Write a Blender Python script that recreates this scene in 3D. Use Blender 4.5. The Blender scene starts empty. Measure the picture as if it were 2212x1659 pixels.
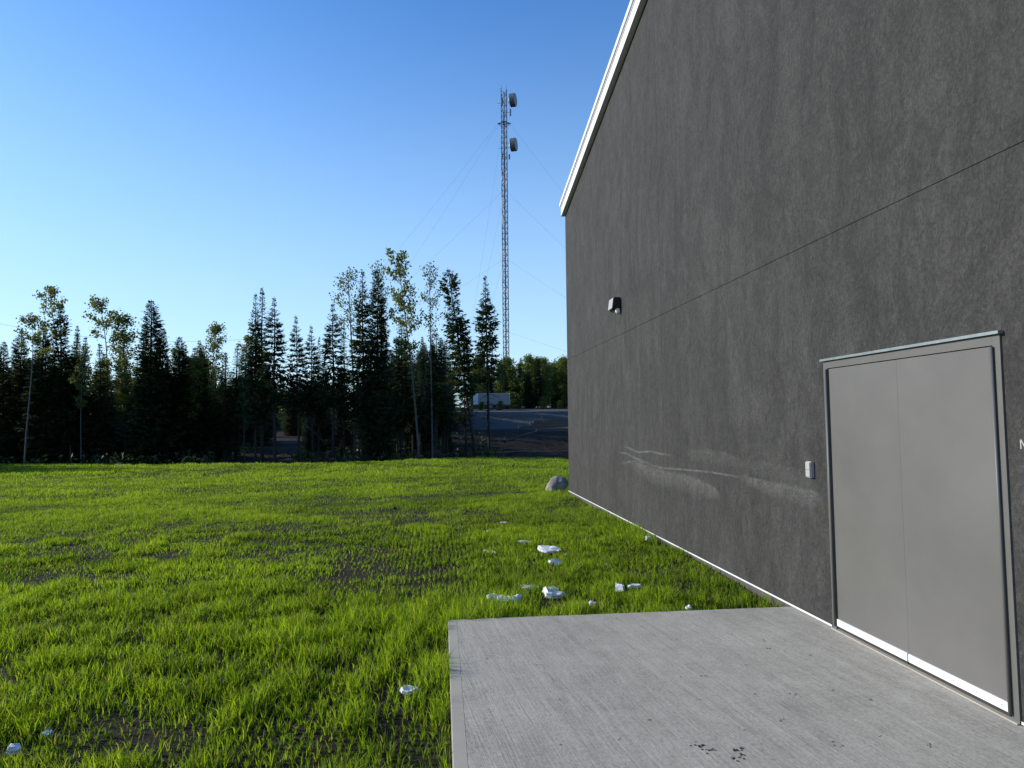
import bpy, bmesh, math, random
import numpy as np
from mathutils import Vector, Matrix
R_ = math.radians
S = bpy.context.scene
COL = S.collection

# ------------------------------------------------------------------ camera
CAM_H, F_PX = 1.67, 652.9
PIT, ROLL, YAW = 0.0584, 0.0096, 0.1161
_h = Vector((math.sin(YAW), math.cos(YAW), 0)); _z = Vector((0, 0, 1))
_R0 = Vector((math.cos(YAW), -math.sin(YAW), 0))
C_F = math.cos(PIT) * _h + math.sin(PIT) * _z
_U0 = -math.sin(PIT) * _h + math.cos(PIT) * _z
C_R = math.cos(ROLL) * _R0 - math.sin(ROLL) * _U0
C_U = math.sin(ROLL) * _R0 + math.cos(ROLL) * _U0
cam = bpy.data.cameras.new('camera')
cam.sensor_width = 36.0; cam.lens = F_PX / 1024 * 36.0
cam.clip_start = 0.05; cam.clip_end = 6000
camo = bpy.data.objects.new('camera', cam); COL.objects.link(camo)
m3 = Matrix((C_R, C_U, -C_F)).transposed()
camo.matrix_world = Matrix.Translation((0, 0, CAM_H)) @ m3.to_4x4()
S.camera = camo
S.render.resolution_x, S.render.resolution_y = 1024, 768

# ------------------------------------------------------------------ light
SUN_EL, SUN_AZ = R_(22.0), R_(-73.0)         # azimuth from +Y (along the wall) towards +X
SUN = Vector((math.sin(SUN_AZ) * math.cos(SUN_EL), math.cos(SUN_AZ) * math.cos(SUN_EL), math.sin(SUN_EL)))
sl = bpy.data.lights.new('sun', 'SUN'); sl.energy = 3.6; sl.angle = R_(0.55); sl.color = (1.0, 0.93, 0.82)
so = bpy.data.objects.new('sun', sl); COL.objects.link(so)
so.rotation_euler = SUN.to_track_quat('Z', 'Y').to_euler(); so.location = (-40, 20, 30)
W = bpy.data.worlds.new('World'); S.world = W; W.use_nodes = True
wn = W.node_tree.nodes; wl = W.node_tree.links; wn.clear()
sky = wn.new('ShaderNodeTexSky'); sky.sky_type = 'NISHITA'; sky.sun_disc = False
sky.sun_elevation = SUN_EL; sky.sun_rotation = SUN_AZ
sky.altitude = 300; sky.air_density = 1.0; sky.dust_density = 0.2; sky.ozone_density = 2.2
wbg = wn.new('ShaderNodeBackground'); wbg.inputs['Strength'].default_value = 0.15
wo = wn.new('ShaderNodeOutputWorld')
hs = wn.new('ShaderNodeHueSaturation'); hs.inputs['Saturation'].default_value = 1.28; hs.inputs['Hue'].default_value = 0.508; hs.inputs['Value'].default_value = 1.08
wl.new(sky.outputs[0], hs.inputs['Color']); 
tcw = wn.new('ShaderNodeTexCoord'); mpw = wn.new('ShaderNodeMapping'); mpw.inputs['Scale'].default_value = (5, 5, 26); mpw.inputs['Rotation'].default_value = (0, R_(5), 0)
nzw = wn.new('ShaderNodeTexNoise'); nzw.inputs['Scale'].default_value = 1.15; nzw.inputs['Detail'].default_value = 6; nzw.inputs['Roughness'].default_value = .55
rpw = wn.new('ShaderNodeValToRGB'); rpw.color_ramp.elements[0].position = .60; rpw.color_ramp.elements[1].position = .86
sxw = wn.new('ShaderNodeSeparateXYZ'); bnd = wn.new('ShaderNodeMapRange'); bnd.inputs[1].default_value = .20; bnd.inputs[2].default_value = .07
mlw = wn.new('ShaderNodeMath'); mlw.operation = 'MULTIPLY'; mxw = wn.new('ShaderNodeMix'); mxw.data_type = 'RGBA'; mxw.inputs[7].default_value = (4.6, 4.8, 5.2, 1)
m2w = wn.new('ShaderNodeMath'); m2w.operation = 'MULTIPLY'; m2w.inputs[1].default_value = .55
wl.new(tcw.outputs['Generated'], mpw.inputs[0]); wl.new(mpw.outputs[0], nzw.inputs['Vector']); wl.new(nzw.outputs['Fac'], rpw.inputs[0])
wl.new(tcw.outputs['Generated'], sxw.inputs[0]); wl.new(sxw.outputs[2], bnd.inputs[0]); wl.new(rpw.outputs[0], mlw.inputs[0]); wl.new(bnd.outputs[0], mlw.inputs[1])
wl.new(mlw.outputs[0], m2w.inputs[0]); wl.new(m2w.outputs[0], mxw.inputs[0]); hzr = wn.new('ShaderNodeMapRange'); hzr.inputs[1].default_value = .62; hzr.inputs[2].default_value = -.05; hzr.inputs[4].default_value = .80; hzr.interpolation_type = 'SMOOTHSTEP'
hzm = wn.new('ShaderNodeMix'); hzm.data_type = 'RGBA'; hzm.inputs[7].default_value = (2.3, 3.4, 4.45, 1)
wl.new(sxw.outputs[2], hzr.inputs[0]); wl.new(hzr.outputs[0], hzm.inputs[0]); wl.new(hs.outputs[0], hzm.inputs[6]); wl.new(hzm.outputs[2], mxw.inputs[6]); wl.new(mxw.outputs[2], wbg.inputs['Color'])
wl.new(wbg.outputs[0], wo.inputs['Surface'])
S.view_settings.view_transform = 'Standard'; S.view_settings.look = 'None'
S.view_settings.exposure = 0.6; S.view_settings.gamma = 1.0; S.view_settings.use_curve_mapping = False
S.cycles.max_bounces = 8; S.cycles.transparent_max_bounces = 12

# ------------------------------------------------------------------ helpers
def ray(px, py):
    return C_R * ((px - 512) / F_PX) + C_U * (-(py - 384) / F_PX) + C_F
def at(px, py, Y):
    d = ray(px, py); return Vector((0, 0, CAM_H)) + d * (Y / d.y)
def on_plane_z(px, py, z=0.0):
    d = ray(px, py); return Vector((0, 0, CAM_H)) + d * ((z - CAM_H) / d.z)
def on_plane_x(px, py, X):
    d = ray(px, py); return Vector((0, 0, CAM_H)) + d * (X / d.x)
K = 1024 / 2212.0                                  # notes taken on a 2212 px wide view

def tag(o, label=None, cat=None, group=None, kind=None):
    if label: o['label'] = label
    if cat: o['category'] = cat
    if group: o['group'] = group
    if kind: o['kind'] = kind
    return o
def empty(name, loc=(0, 0, 0), rz=0.0):
    o = bpy.data.objects.new(name, None); COL.objects.link(o)
    o.location = loc; o.rotation_euler = (0, 0, rz); o.empty_display_size = 0.1; return o
def link(name, me, mat=None, parent=None):
    o = bpy.data.objects.new(name, me); COL.objects.link(o)
    if mat and not me.materials: me.materials.append(mat)
    if parent: o.parent = parent
    return o
def np_mesh(name, V, faces4=None, faces3=None, smooth=False):
    me = bpy.data.meshes.new(name)
    V = np.asarray(V, np.float32)
    f4 = np.zeros((0, 4), np.int32) if faces4 is None else np.asarray(faces4, np.int32)
    f3 = np.zeros((0, 3), np.int32) if faces3 is None else np.asarray(faces3, np.int32)
    me.vertices.add(len(V)); me.vertices.foreach_set('co', V.ravel())
    nl = f4.size + f3.size
    me.loops.add(nl); me.loops.foreach_set('vertex_index', np.concatenate([f4.ravel(), f3.ravel()]).astype(np.int32))
    me.polygons.add(len(f4) + len(f3))
    st = np.concatenate([np.arange(len(f4)) * 4, f4.size + np.arange(len(f3)) * 3]).astype(np.int32)
    me.polygons.foreach_set('loop_start', st)
    if smooth: me.polygons.foreach_set('use_smooth', np.ones(len(f4) + len(f3), bool))
    me.update(calc_edges=True); return me
def bm_mesh(name, bm, smooth=False):
    me = bpy.data.meshes.new(name); bm.normal_update(); bm.to_mesh(me); bm.free()
    if smooth:
        for p in me.polygons: p.use_smooth = True
    return me
def bm_box(bm, a, b, bev=0.0, mtx=None):
    (x0, y0, z0), (x1, y1, z1) = a, b
    r = bmesh.ops.create_cube(bm, size=1.0)
    M = Matrix.Translation(((x0+x1)/2, (y0+y1)/2, (z0+z1)/2)) @ Matrix.Diagonal((abs(x1-x0), abs(y1-y0), abs(z1-z0), 1))
    if mtx: M = mtx @ M
    bmesh.ops.transform(bm, matrix=M, verts=r['verts'])
    if bev > 0:
        es = list({e for v in r['verts'] for e in v.link_edges})
        bmesh.ops.bevel(bm, geom=es, offset=bev, segments=2, affect='EDGES', profile=0.6)
def box(name, a, b, mat, parent=None, bev=0.0):
    bm = bmesh.new(); bm_box(bm, a, b, bev); return link(name, bm_mesh(name, bm), mat, parent)
def bm_tube(bm, p, q, r0, r1=None, n=8):
    p, q = Vector(p), Vector(q); r1 = r0 if r1 is None else r1
    d = q - p; L = d.length
    res = bmesh.ops.create_cone(bm, cap_ends=True, segments=n, radius1=r0, radius2=r1, depth=L)
    M = Matrix.Translation((p + q) / 2) @ d.to_track_quat('Z', 'Y').to_matrix().to_4x4()
    bmesh.ops.transform(bm, matrix=M, verts=res['verts'])
def tube(name, p, q, r0, mat, parent=None, r1=None, n=8):
    bm = bmesh.new(); bm_tube(bm, p, q, r0, r1, n); return link(name, bm_mesh(name, bm, True), mat, parent)
def prism_x(outline, x0, x1):
    """closed (y,z) outline extruded from x0 (outer face) to x1"""
    bm = bmesh.new()
    a = [bm.verts.new((x0, y, z)) for y, z in outline]; b = [bm.verts.new((x1, y, z)) for y, z in outline]
    bm.faces.new(a); bm.faces.new(b[::-1]); n = len(a)
    for i in range(n): bm.faces.new((a[i], b[i], b[(i+1) % n], a[(i+1) % n]))
    bmesh.ops.recalc_face_normals(bm, faces=bm.faces); return bm
def pathtube(V, radii, n=6):
    """numpy tapered tube along a polyline -> verts, quads"""
    P = np.asarray(V, float); k = len(P); T = np.gradient(P, axis=0)
    T /= np.linalg.norm(T, axis=1)[:, None] + 1e-9
    ref = np.array([0.3, 1.0, 0.2]) if abs(T[0, 2]) > .8 else np.array([0, 0, 1.0])
    A = np.cross(T, ref); A /= np.linalg.norm(A, axis=1)[:, None] + 1e-9
    B = np.cross(T, A); an = np.linspace(0, 2*np.pi, n, endpoint=False)
    v = P[:, None] + np.asarray(radii)[:, None, None] * (np.cos(an)[None, :, None] * A[:, None] + np.sin(an)[None, :, None] * B[:, None])
    i = np.arange(k-1)[:, None] * n; j = np.arange(n)[None]; j2 = (j + 1) % n
    q = np.stack([i + j, i + j2, i + n + j2, i + n + j], -1).reshape(-1, 4)
    return v.reshape(-1, 3), q
def merge(parts):
    vs, qs, o = [], [], 0
    for v, q in parts: vs.append(v); qs.append(q + o); o += len(v)
    return np.concatenate(vs), np.concatenate(qs)

# value noise in numpy
def _hash(ix, iy, s):
    h = (ix.astype(np.int64) * 374761393 + iy.astype(np.int64) * 668265263 + s * 1442695041) & 0xffffffff
    h = ((h ^ (h >> 13)) * 1274126177) & 0xffffffff
    return ((h ^ (h >> 16)) & 0xffff) / 65535.0
def vnoise(x, y, s=0):
    ix, iy = np.floor(x), np.floor(y); fx, fy = x - ix, y - iy
    fx = fx*fx*(3-2*fx); fy = fy*fy*(3-2*fy)
    a, b = _hash(ix, iy, s), _hash(ix+1, iy, s); c, d = _hash(ix, iy+1, s), _hash(ix+1, iy+1, s)
    return (a*(1-fx)+b*fx)*(1-fy) + (c*(1-fx)+d*fx)*fy
def fbm(x, y, s=0, o=4):
    t, a, n = 0, 1.0, 0
    for k in range(o):
        t = t + a*vnoise(x*2**k, y*2**k, s+k*17); n += a; a *= .55
    return t / n
def sstep(a, b, x):
    t = np.clip((x-a)/(b-a), 0, 1); return t*t*(3-2*t)

# ------------------------------------------------------------------ materials
class NT:
    def __init__(s, name):
        s.m = bpy.data.materials.new(name); s.m.use_nodes = True
        s.n = s.m.node_tree.nodes; s.l = s.m.node_tree.links
        s.b = s.n['Principled BSDF']; s.out = s.n['Material Output']
    def add(s, t, **k):
        x = s.n.new(t)
        for a, v in k.items(): setattr(x, a, v)
        return x
    def coord(s, scale=(1, 1, 1), rot=(0, 0, 0), kind='Object'):
        c = s.add('ShaderNodeTexCoord'); m = s.add('ShaderNodeMapping')
        m.inputs['Scale'].default_value = scale; m.inputs['Rotation'].default_value = rot
        s.l.new(c.outputs[kind], m.inputs['Vector']); return m.outputs[0]
    def noise(s, vec, sc, det=4, rough=.55, dist=0):
        t = s.add('ShaderNodeTexNoise'); t.inputs['Scale'].default_value = sc; t.inputs['Detail'].default_value = det
        t.inputs['Roughness'].default_value = rough; t.inputs['Distortion'].default_value = dist
        if vec: s.l.new(vec, t.inputs['Vector'])
        return t.outputs['Fac']
    def ramp(s, fac, stops, interp='LINEAR'):
        r = s.add('ShaderNodeValToRGB'); e = r.color_ramp.elements; r.color_ramp.interpolation = interp
        while len(e) < len(stops): e.new(0.5)
        for i, (p, c) in enumerate(stops):
            e[i].position = p; e[i].color = (*c, 1) if len(c) == 3 else c
        s.l.new(fac, r.inputs['Fac']); return r.outputs['Color']
    def mix(s, f, a, b, mode='MIX'):
        x = s.add('ShaderNodeMix', data_type='RGBA', blend_type=mode)
        for v, i in ((f, 0), (a, 6), (b, 7)):
            if hasattr(v, 'node'): s.l.new(v, x.inputs[i])
            else: x.inputs[i].default_value = v if i == 0 else (*v, 1)
        return x.outputs[2]
    def math(s, op, a, b=0.0, clamp=False):
        x = s.add('ShaderNodeMath', operation=op, use_clamp=clamp)
        for v, i in ((a, 0), (b, 1)):
            if hasattr(v, 'node'): s.l.new(v, x.inputs[i])
            else: x.inputs[i].default_value = v
        return x.outputs[0]
    def bump(s, h, strength=.3, dist=.01, nrm=None):
        b = s.add('ShaderNodeBump'); b.inputs['Strength'].default_value = strength; b.inputs['Distance'].default_value = dist
        s.l.new(h, b.inputs['Height'])
        if nrm: s.l.new(nrm, b.inputs['Normal'])
        return b.outputs[0]
    def fin(s, col=None, rough=.8, nrm=None, metal=0.0, spec=None):
        if col is not None:
            if hasattr(col, 'node'): s.l.new(col, s.b.inputs['Base Color'])
            else: s.b.inputs['Base Color'].default_value = (*col, 1)
        if hasattr(rough, 'node'): s.l.new(rough, s.b.inputs['Roughness'])
        else: s.b.inputs['Roughness'].default_value = rough
        s.b.inputs['Metallic'].default_value = metal
        if spec is not None: s.b.inputs['Specular IOR Level'].default_value = spec
        if nrm: s.l.new(nrm, s.b.inputs['Normal'])
        return s.m
M = {}
def plain(name, col, rough=.6, metal=0, var=.12, sc=8, spec=None):
    t = NT(name); f = t.noise(t.coord(), sc, 5, .6)
    lo = tuple(c*(1-var) for c in col); hi = tuple(min(1, c*(1+var)) for c in col)
    M[name] = t.fin(t.ramp(f, [(.3, lo), (.7, hi)]), rough, None, metal, spec); return M[name]

# stucco wall
t = NT('stucco')
v1 = t.noise(t.coord((1, 1.0, .17)), 3.0, 6, .68, .9)            # vertical rain streaks
v2 = t.noise(t.coord((1, 1, .62)), 1.5, 8, .72, 2.2)            # trowel clouds
v3 = t.noise(t.coord((1, 1, .55)), 8, 6, .72, 2.4)
gr = t.noise(t.coord((1, 1, .8)), 60, 4, .8)
v4 = t.noise(t.coord((1, 1, .8)), 22, 5, .75, 1.5)
val = t.math('MULTIPLY', t.math('SUBTRACT', v2, .5), .62)
for nz, k in ((v1, .46), (v3, .55), (v4, .62), (gr, .95)):
    val = t.math('ADD', val, t.math('MULTIPLY', t.math('SUBTRACT', nz, .5), k))
c = t.ramp(t.math('ADD', val, .5, True), [(0.0, (.014, .0138, .0132)), (.5, (.0475, .0472, .0450)), (1.0, (.104, .103, .099))])
b1 = t.bump(v2, .6, .07); b2 = t.bump(v3, .6, .025, b1); b3 = t.bump(gr, .8, .006, b2)
M['stucco'] = t.fin(c, .85, b3, spec=.2)
# broomed concrete
t = NT('concrete')
def rcoord(scale, rot):        # rotate first, then stretch
    c_ = t.add('ShaderNodeTexCoord'); m_ = t.add('ShaderNodeMapping', vector_type='TEXTURE')
    m_.inputs['Scale'].default_value = tuple(1/x for x in scale); m_.inputs['Rotation'].default_value = (0, 0, rot)
    t.l.new(c_.outputs['Object'], m_.inputs['Vector']); return m_.outputs[0]
s1 = t.noise(rcoord((1, .03, 1), R_(7.5)), 85, 4, .75); s2 = t.noise(rcoord((1, .06, 1), R_(7.0)), 13, 5, .65, .4)
big = t.noise(t.coord(), 1.5, 6, .65, .8); fine = t.noise(rcoord((1, .55, 1), R_(7)), 70, 5, .8); mid = t.noise(t.coord(), 9, 5, .7, .6)
val = t.math('MULTIPLY', t.math('SUBTRACT', big, .5), .45)
for nz, k in ((s1, .80), (s2, .40), (fine, 1.15), (mid, .30)):
    val = t.math('ADD', val, t.math('MULTIPLY', t.math('SUBTRACT', nz, .5), k))
c = t.ramp(t.math('ADD', val, .5, True), [(0.0, (.14, .133, .114)), (.5, (.368, .347, .292)), (1.0, (.59, .56, .485))])
pits = t.noise(t.coord((1.6, .8, 1), (0, 0, .5)), 26, 5, .8)
c = t.mix(t.ramp(pits, [(.575, (0, 0, 0)), (.68, (.6, .6, .6))]), c, (.12, .11, .088))
st = t.noise(t.coord((1, 1.3, 1)), 2.6, 5, .6, .8)
c = t.mix(t.ramp(st, [(.57, (0, 0, 0)), (.76, (.32, .32, .32))]), c, (.20, .183, .150))
nb = t.bump(s1, .6, .004); nb = t.bump(pits, .25, .004, nb)
M['concrete'] = t.fin(c, .9, nb, spec=.2)
t = NT('concrete_trowelled')
big = t.noise(t.coord(), 3, 5, .6); fine = t.noise(t.coord(), 120, 3, .6)
c = t.mix(.3, t.ramp(big, [(.3, (0.332, 0.308, 0.252)), (.66, (0.411, 0.384, 0.318))]), t.ramp(fine, [(.3, (0.284, 0.267, 0.218)), (.66, (0.457, 0.433, 0.364))]))
M['concrete_trowelled'] = t.fin(c, .8, t.bump(fine, .2, .002), spec=.25)
# soil / terrain : earth on the lawn, dark forest floor deepened further for tree shade, gravel on the pad
t = NT('soil')
cr = t.coord()
big = t.noise(cr, .9, 6, .65); fn = t.noise(cr, 34, 6, .72); cl = t.noise(cr, 9, 5, .7)
c = t.mix(.5, t.ramp(big, [(.3, (.017, .0125, .0080)), (.7, (.036, .0275, .018))]), t.ramp(fn, [(.3, (.012, .009, .006)), (.72, (.060, .047, .032))]))
st = t.noise(cr, 70, 2, .5); c = t.mix(t.ramp(st, [(.70, (0, 0, 0)), (.76, (.6, .6, .6))]), c, (.20, .185, .16))
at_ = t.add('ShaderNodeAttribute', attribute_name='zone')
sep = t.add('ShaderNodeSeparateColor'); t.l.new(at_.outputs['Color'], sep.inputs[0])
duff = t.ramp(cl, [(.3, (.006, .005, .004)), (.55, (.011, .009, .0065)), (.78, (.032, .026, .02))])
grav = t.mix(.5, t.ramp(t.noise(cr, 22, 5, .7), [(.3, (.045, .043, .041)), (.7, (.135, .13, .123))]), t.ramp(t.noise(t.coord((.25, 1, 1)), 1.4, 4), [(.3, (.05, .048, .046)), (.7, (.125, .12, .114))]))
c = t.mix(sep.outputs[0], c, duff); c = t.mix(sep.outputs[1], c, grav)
nb = t.bump(cl, .8, .05); nb = t.bump(fn, .9, .02, nb)
M['soil'] = t.fin(c, .95, nb, spec=.15)

def leafy(name, c_lo, c_hi, trans, tcol, attr=None, rough=.55, rnd=True):
    t = NT(name)
    if attr:
        a = t.add('ShaderNodeAttribute', attribute_name=attr); f = a.outputs['Fac']
    else: f = t.noise(t.coord(), 1.7, 3, .6)
    if rnd:
        oi = t.add('ShaderNodeObjectInfo'); f = t.math('ADD', t.math('MULTIPLY', f, .75), t.math('MULTIPLY', oi.outputs['Random'], .25))
    c = t.ramp(f, [(.12, c_lo), (.80, c_hi)] + ([(.93, c_hi), (.97, (.27, .235, .095))] if attr else [])); t.fin(c, rough, spec=.3)
    tr = t.add('ShaderNodeBsdfTranslucent'); t.l.new(t.mix(1.0, c, tcol, 'MULTIPLY'), tr.inputs['Color'])
    mx = t.add('ShaderNodeMixShader'); mx.inputs[0].default_value = trans
    t.l.new(t.b.outputs[0], mx.inputs[1]); t.l.new(tr.outputs[0], mx.inputs[2]); t.l.new(mx.outputs[0], t.out.inputs['Surface'])
    M[name] = t.m
leafy('grass', (.058, .106, .008), (.235, .335, .020), .56, (1.62, 1.64, .72), 'tint', rnd=False)
leafy('needles', (.012, .025, .011), (.050, .074, .025), .30, (1.3, 1.3, .7))
leafy('aspen_leaf', (.05, .075, .018), (.16, .18, .04), .45, (1.4, 1.35, .7))
leafy('far_leaf', (.035, .065, .016), (.14, .18, .042), .45, (1.3, 1.3, .7))
plain('bark_spruce', (.022, .018, .015), .9, var=.35, sc=12)
plain('bark_aspen', (.066, .067, .057), .85, var=.3, sc=6)  # pale bark darkened to stand for trunks in the wood's shade
plain('white_metal', (.74, .75, .76), .38, var=.04, spec=.5)
plain('fascia', (.70, .71, .73), .45, var=.03)
plain('door_paint', (.120, .1175, .112), .42, var=.13, sc=1.1, spec=.4)
plain('frame_paint', (.112, .110, .104), .45, var=.07, sc=6, spec=.4)
plain('galvanised', (.30, .34, .34), .35, metal=.6, var=.15, sc=20)
plain('rubber', (.02, .02, .022), .7)
plain('dark_joint', (.03, .03, .03), .9)
plain('foundation', (.075, .072, .066), .9, var=.2, sc=14)
plain('bronze_paint', (.006, .006, .007), .35, var=.1, spec=.6)
plain('lens', (.78, .78, .74), .25, var=.05)
plain('plastic_grey', (.34, .34, .335), .5, var=.03)
plain('foam', (.80, .81, .82), .8, var=.05, sc=30)
plain('roof_metal', (.30, .31, .33), .45, var=.06)
plain('tower_steel', (.115, .115, .13), .5, metal=.0, var=.12, sc=1)
plain('tower_orange', (.24, .15, .125), .5, var=.12, sc=1)
plain('dish_dark', (.13, .14, .15), .5, var=.06)
plain('dish_face', (.17, .18, .19), .5, var=.05)
plain('antenna_white', (.75, .75, .74), .45, var=.05)
plain('wood_grey', (.085, .072, .057), .85, var=.3, sc=9)
plain('trailer_shaded', (.15, .165, .175), .4, var=.05)  # white trailer body, its deep shade put into the colour
plain('shed_blue', (.36, .44, .52), .5, var=.08)
plain('glass_dark', (.02, .025, .03), .1)
plain('dirt', (.045, .037, .028), .95, var=.4, sc=40)
plain('pebble', (.26, .25, .235), .85, var=.3, sc=30)
t = NT('rock')
a = t.noise(t.coord(), 3.2, 6, .65, .6); b = t.noise(t.coord(), 22, 5, .7)
c = t.mix(.4, t.ramp(a, [(.3, (.15, .142, .128)), (.7, (.36, .342, .312))]), t.ramp(b, [(.3, (.08, .076, .07)), (.7, (.36, .345, .32))]))
M['rock'] = t.fin(c, .9, t.bump(a, .6, .05, t.bump(b, .5, .012)), spec=.2)
t = NT('chalk')
a = t.add('ShaderNodeAttribute', attribute_name='cover'); f = t.noise(t.coord((1, 1, 1)), 38, 6, .85, 1.8); g = t.noise(t.coord((1, .5, 1), (R_(40), 0, 0)), 13, 4, .7)
k = t.math('MULTIPLY', a.outputs['Fac'], t.ramp(f, [(.42, (0, 0, 0)), (.62, (1, 1, 1))])); k = t.math('MULTIPLY', k, t.ramp(g, [(.3, (.15,)*3), (.7, (1, 1, 1))]), True)
t.fin((.215, .213, .208), .9); tr = t.add('ShaderNodeBsdfTransparent'); mx = t.add('ShaderNodeMixShader')
t.l.new(k, mx.inputs[0]); t.l.new(tr.outputs[0], mx.inputs[1]); t.l.new(t.b.outputs[0], mx.inputs[2]); t.l.new(mx.outputs[0], t.out.inputs['Surface'])
M['chalk'] = t.m

# ------------------------------------------------------------------ terrain
XW = 3.159                                            # outer face of the wall
YF, YN, ZB = 15.49, -13.0, 0.020
SLAB = [on_plane_z(448, 620), on_plane_z(782, 607)]   # far corners of the concrete pad
SL_X0 = SLAB[0].x; SL_Y = SLAB[0].y
def edge_y(x):        # far edge of the lawn; right part pulled in, dark earth standing for shaded grass
    return 29.0 + 1.4*sstep(-6, -14, x) - .9*sstep(0, 5, x) + 1.2*np.sin(x*.21+.6) + .5*np.sin(x*.63) - .0*x
def ground_z(x, y):
    x = np.asarray(x, float); y = np.asarray(y, float)
    z = -.085 + .10*(fbm(x*.16+3, y*.30+1, 5, 3)-.5) + .035*(fbm(x*.9, y*1.6, 9, 3)-.5)
    wallr = .035*sstep(1.2, .1, np.abs(x-XW))*sstep(SL_Y+.2, SL_Y+1.5, y)*sstep(YF+1, YF, y)
    near = sstep(3.0, 8.0, np.hypot(np.maximum(0, SL_X0-x), np.maximum(0, y-SL_Y)))
    z = -.075 + (z+.075)*(.35+.65*near)
    z = z + wallr
    ey = edge_y(x); d = y-ey
    z = z + .10*sstep(-7, -.5, d) - .55*sstep(0, 3.5, d)
    rough = sstep(1, 6, d)
    z = z + rough*(.9*(fbm(x*.33, y*.33, 31, 4)-.45))*(1-sstep(44, 52, y))
    side = sstep(-9, 2, x)                           # the gravel pad is built up on the right
    foot = sstep(42, 54, y)*(1.25*side+.35)
    bank = sstep(54.5, 59, y)*(1.25*side+.3)
    z = z + foot + bank + np.clip(y-60, 0, 60)*.030 + .0035*np.clip(y-120, 0, 2000)
    return z
def gz(x, y): return float(ground_z(np.array([x]), np.array([y]))[0])
xs = np.concatenate([[-1800, -900, -450, -250, -150, -110, -80], np.arange(-60, -24, 1.2), np.arange(-24, 5, .22), np.arange(5, 40, 1.0), [45, 55, 70, 100, 150, 300, 600, 1200, 1800]])
ys = np.concatenate([[-1500, -700, -300, -120, -60, -30, -15, -8, -4, -1], np.arange(0, 36, .22), np.arange(36, 66, .55), np.arange(66, 130, 2.5), [140, 170, 220, 300, 450, 700, 1200, 2000, 3000]])
GX, GY = np.meshgrid(xs, ys); GZ = ground_z(GX, GY)
V = np.stack([GX, GY, GZ], -1).reshape(-1, 3); nx = len(xs); ny = len(ys)
i = (np.arange(ny-1)[:, None]*nx + np.arange(nx-1)[None]).ravel()
me = np_mesh('ground', V, np.stack([i, i+1, i+nx+1, i+nx], -1), smooth=True)
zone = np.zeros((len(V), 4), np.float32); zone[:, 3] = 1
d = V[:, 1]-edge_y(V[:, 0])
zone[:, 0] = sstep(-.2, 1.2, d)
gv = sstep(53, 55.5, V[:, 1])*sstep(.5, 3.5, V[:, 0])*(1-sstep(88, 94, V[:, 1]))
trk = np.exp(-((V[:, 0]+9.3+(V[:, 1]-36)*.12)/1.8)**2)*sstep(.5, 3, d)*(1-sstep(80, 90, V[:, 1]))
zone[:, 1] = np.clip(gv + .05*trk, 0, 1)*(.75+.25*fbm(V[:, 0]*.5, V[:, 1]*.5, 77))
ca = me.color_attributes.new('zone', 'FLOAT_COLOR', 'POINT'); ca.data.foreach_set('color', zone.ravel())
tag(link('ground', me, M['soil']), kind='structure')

# ------------------------------------------------------------------ concrete pad
pad = empty('concrete_pad', (0, 0, 0)); tag(pad, kind='structure')
far_l, far_r = SLAB; near_l = on_plane_z(453, 768)
def slab_mesh(pts, z0, z1, bev):
    bm = bmesh.new(); a = [bm.verts.new((p[0], p[1], z1)) for p in pts]; f = bm.faces.new(a)
    r = bmesh.ops.extrude_face_region(bm, geom=[f]); vs = [v for v in r['geom'] if isinstance(v, bmesh.types.BMVert)]
    for v in vs: v.co.z = z0
    bmesh.ops.recalc_face_normals(bm, faces=bm.faces)
    es = [e for e in bm.edges if all(v.co.z > z1-1e-5 for v in e.verts)]
    if bev: bmesh.ops.bevel(bm, geom=es, offset=bev, segments=3, affect='EDGES')
    return bm
dirn = (near_l - far_l).normalized(); end_l = far_l + dirn*(far_l.y+4.0)
bw = .075
link('slab', bm_mesh('slab', slab_mesh([(end_l.x+bw, end_l.y), (XW+.02, end_l.y), (XW+.02, far_r.y), (far_l.x+bw, far_l.y)], -.14, 0, 0)), M['concrete'], pad)
link('edge_band', bm_mesh('edge_band', slab_mesh([(end_l.x, end_l.y), (end_l.x+bw+.002, end_l.y), (far_l.x+bw+.002, far_l.y), (far_l.x, far_l.y)], -.14, -.0008, .004)), M['concrete_trowelled'], pad)
rs = np.random.RandomState(5)     # dirt crumbs lying on the pad
bm = bmesh.new()
spots = [(626, 612.5, .02), (664, 611, .018), (522, 633, .012), (486, 659, .011), (537, 665, .012), (730, 634, .016), (762, 640, .018), (705, 676, .014),
         (700, 748, .030), (708, 750, .022), (738, 752, .030), (743, 757, .026), (733, 758, .020), (768, 648, .016), (755, 695, .012), (795, 694, .018), (650, 720, .012), (745, 730, .016), (560, 700, .010), (600, 690, .012), (810, 655, .014), (870, 700, .016), (840, 745, .018), (930, 745, .018), (590, 640, .010), (640, 655, .009), (676, 640, .010), (700, 700, .012), (620, 740, .011), (560, 745, .010), (780, 720, .014), (830, 690, .012), (880, 735, .014), (690, 625, .009), (745, 665, .012), (660, 690, .010)]
for px, py, r in spots:
    c0 = on_plane_z(px, py)
    for k in range(7):
        p = c0 + Vector((rs.normal(0, r*.7), rs.normal(0, r*.7), 0)); rr = r*rs.uniform(.10, .34)
        res = bmesh.ops.create_icosphere(bm, subdivisions=1, radius=rr)
        for v in res['verts']: v.co = v.co*rs.uniform(.7, 1.3); v.co.z *= .45; v.co += p + Vector((0, 0, rr*.2))
tag(link('dirt_crumbs', bm_mesh('dirt_crumbs', bm), M['dirt']), 'dark crumbs of dried mud scattered on the concrete pad', 'dirt', kind='stuff')

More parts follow.
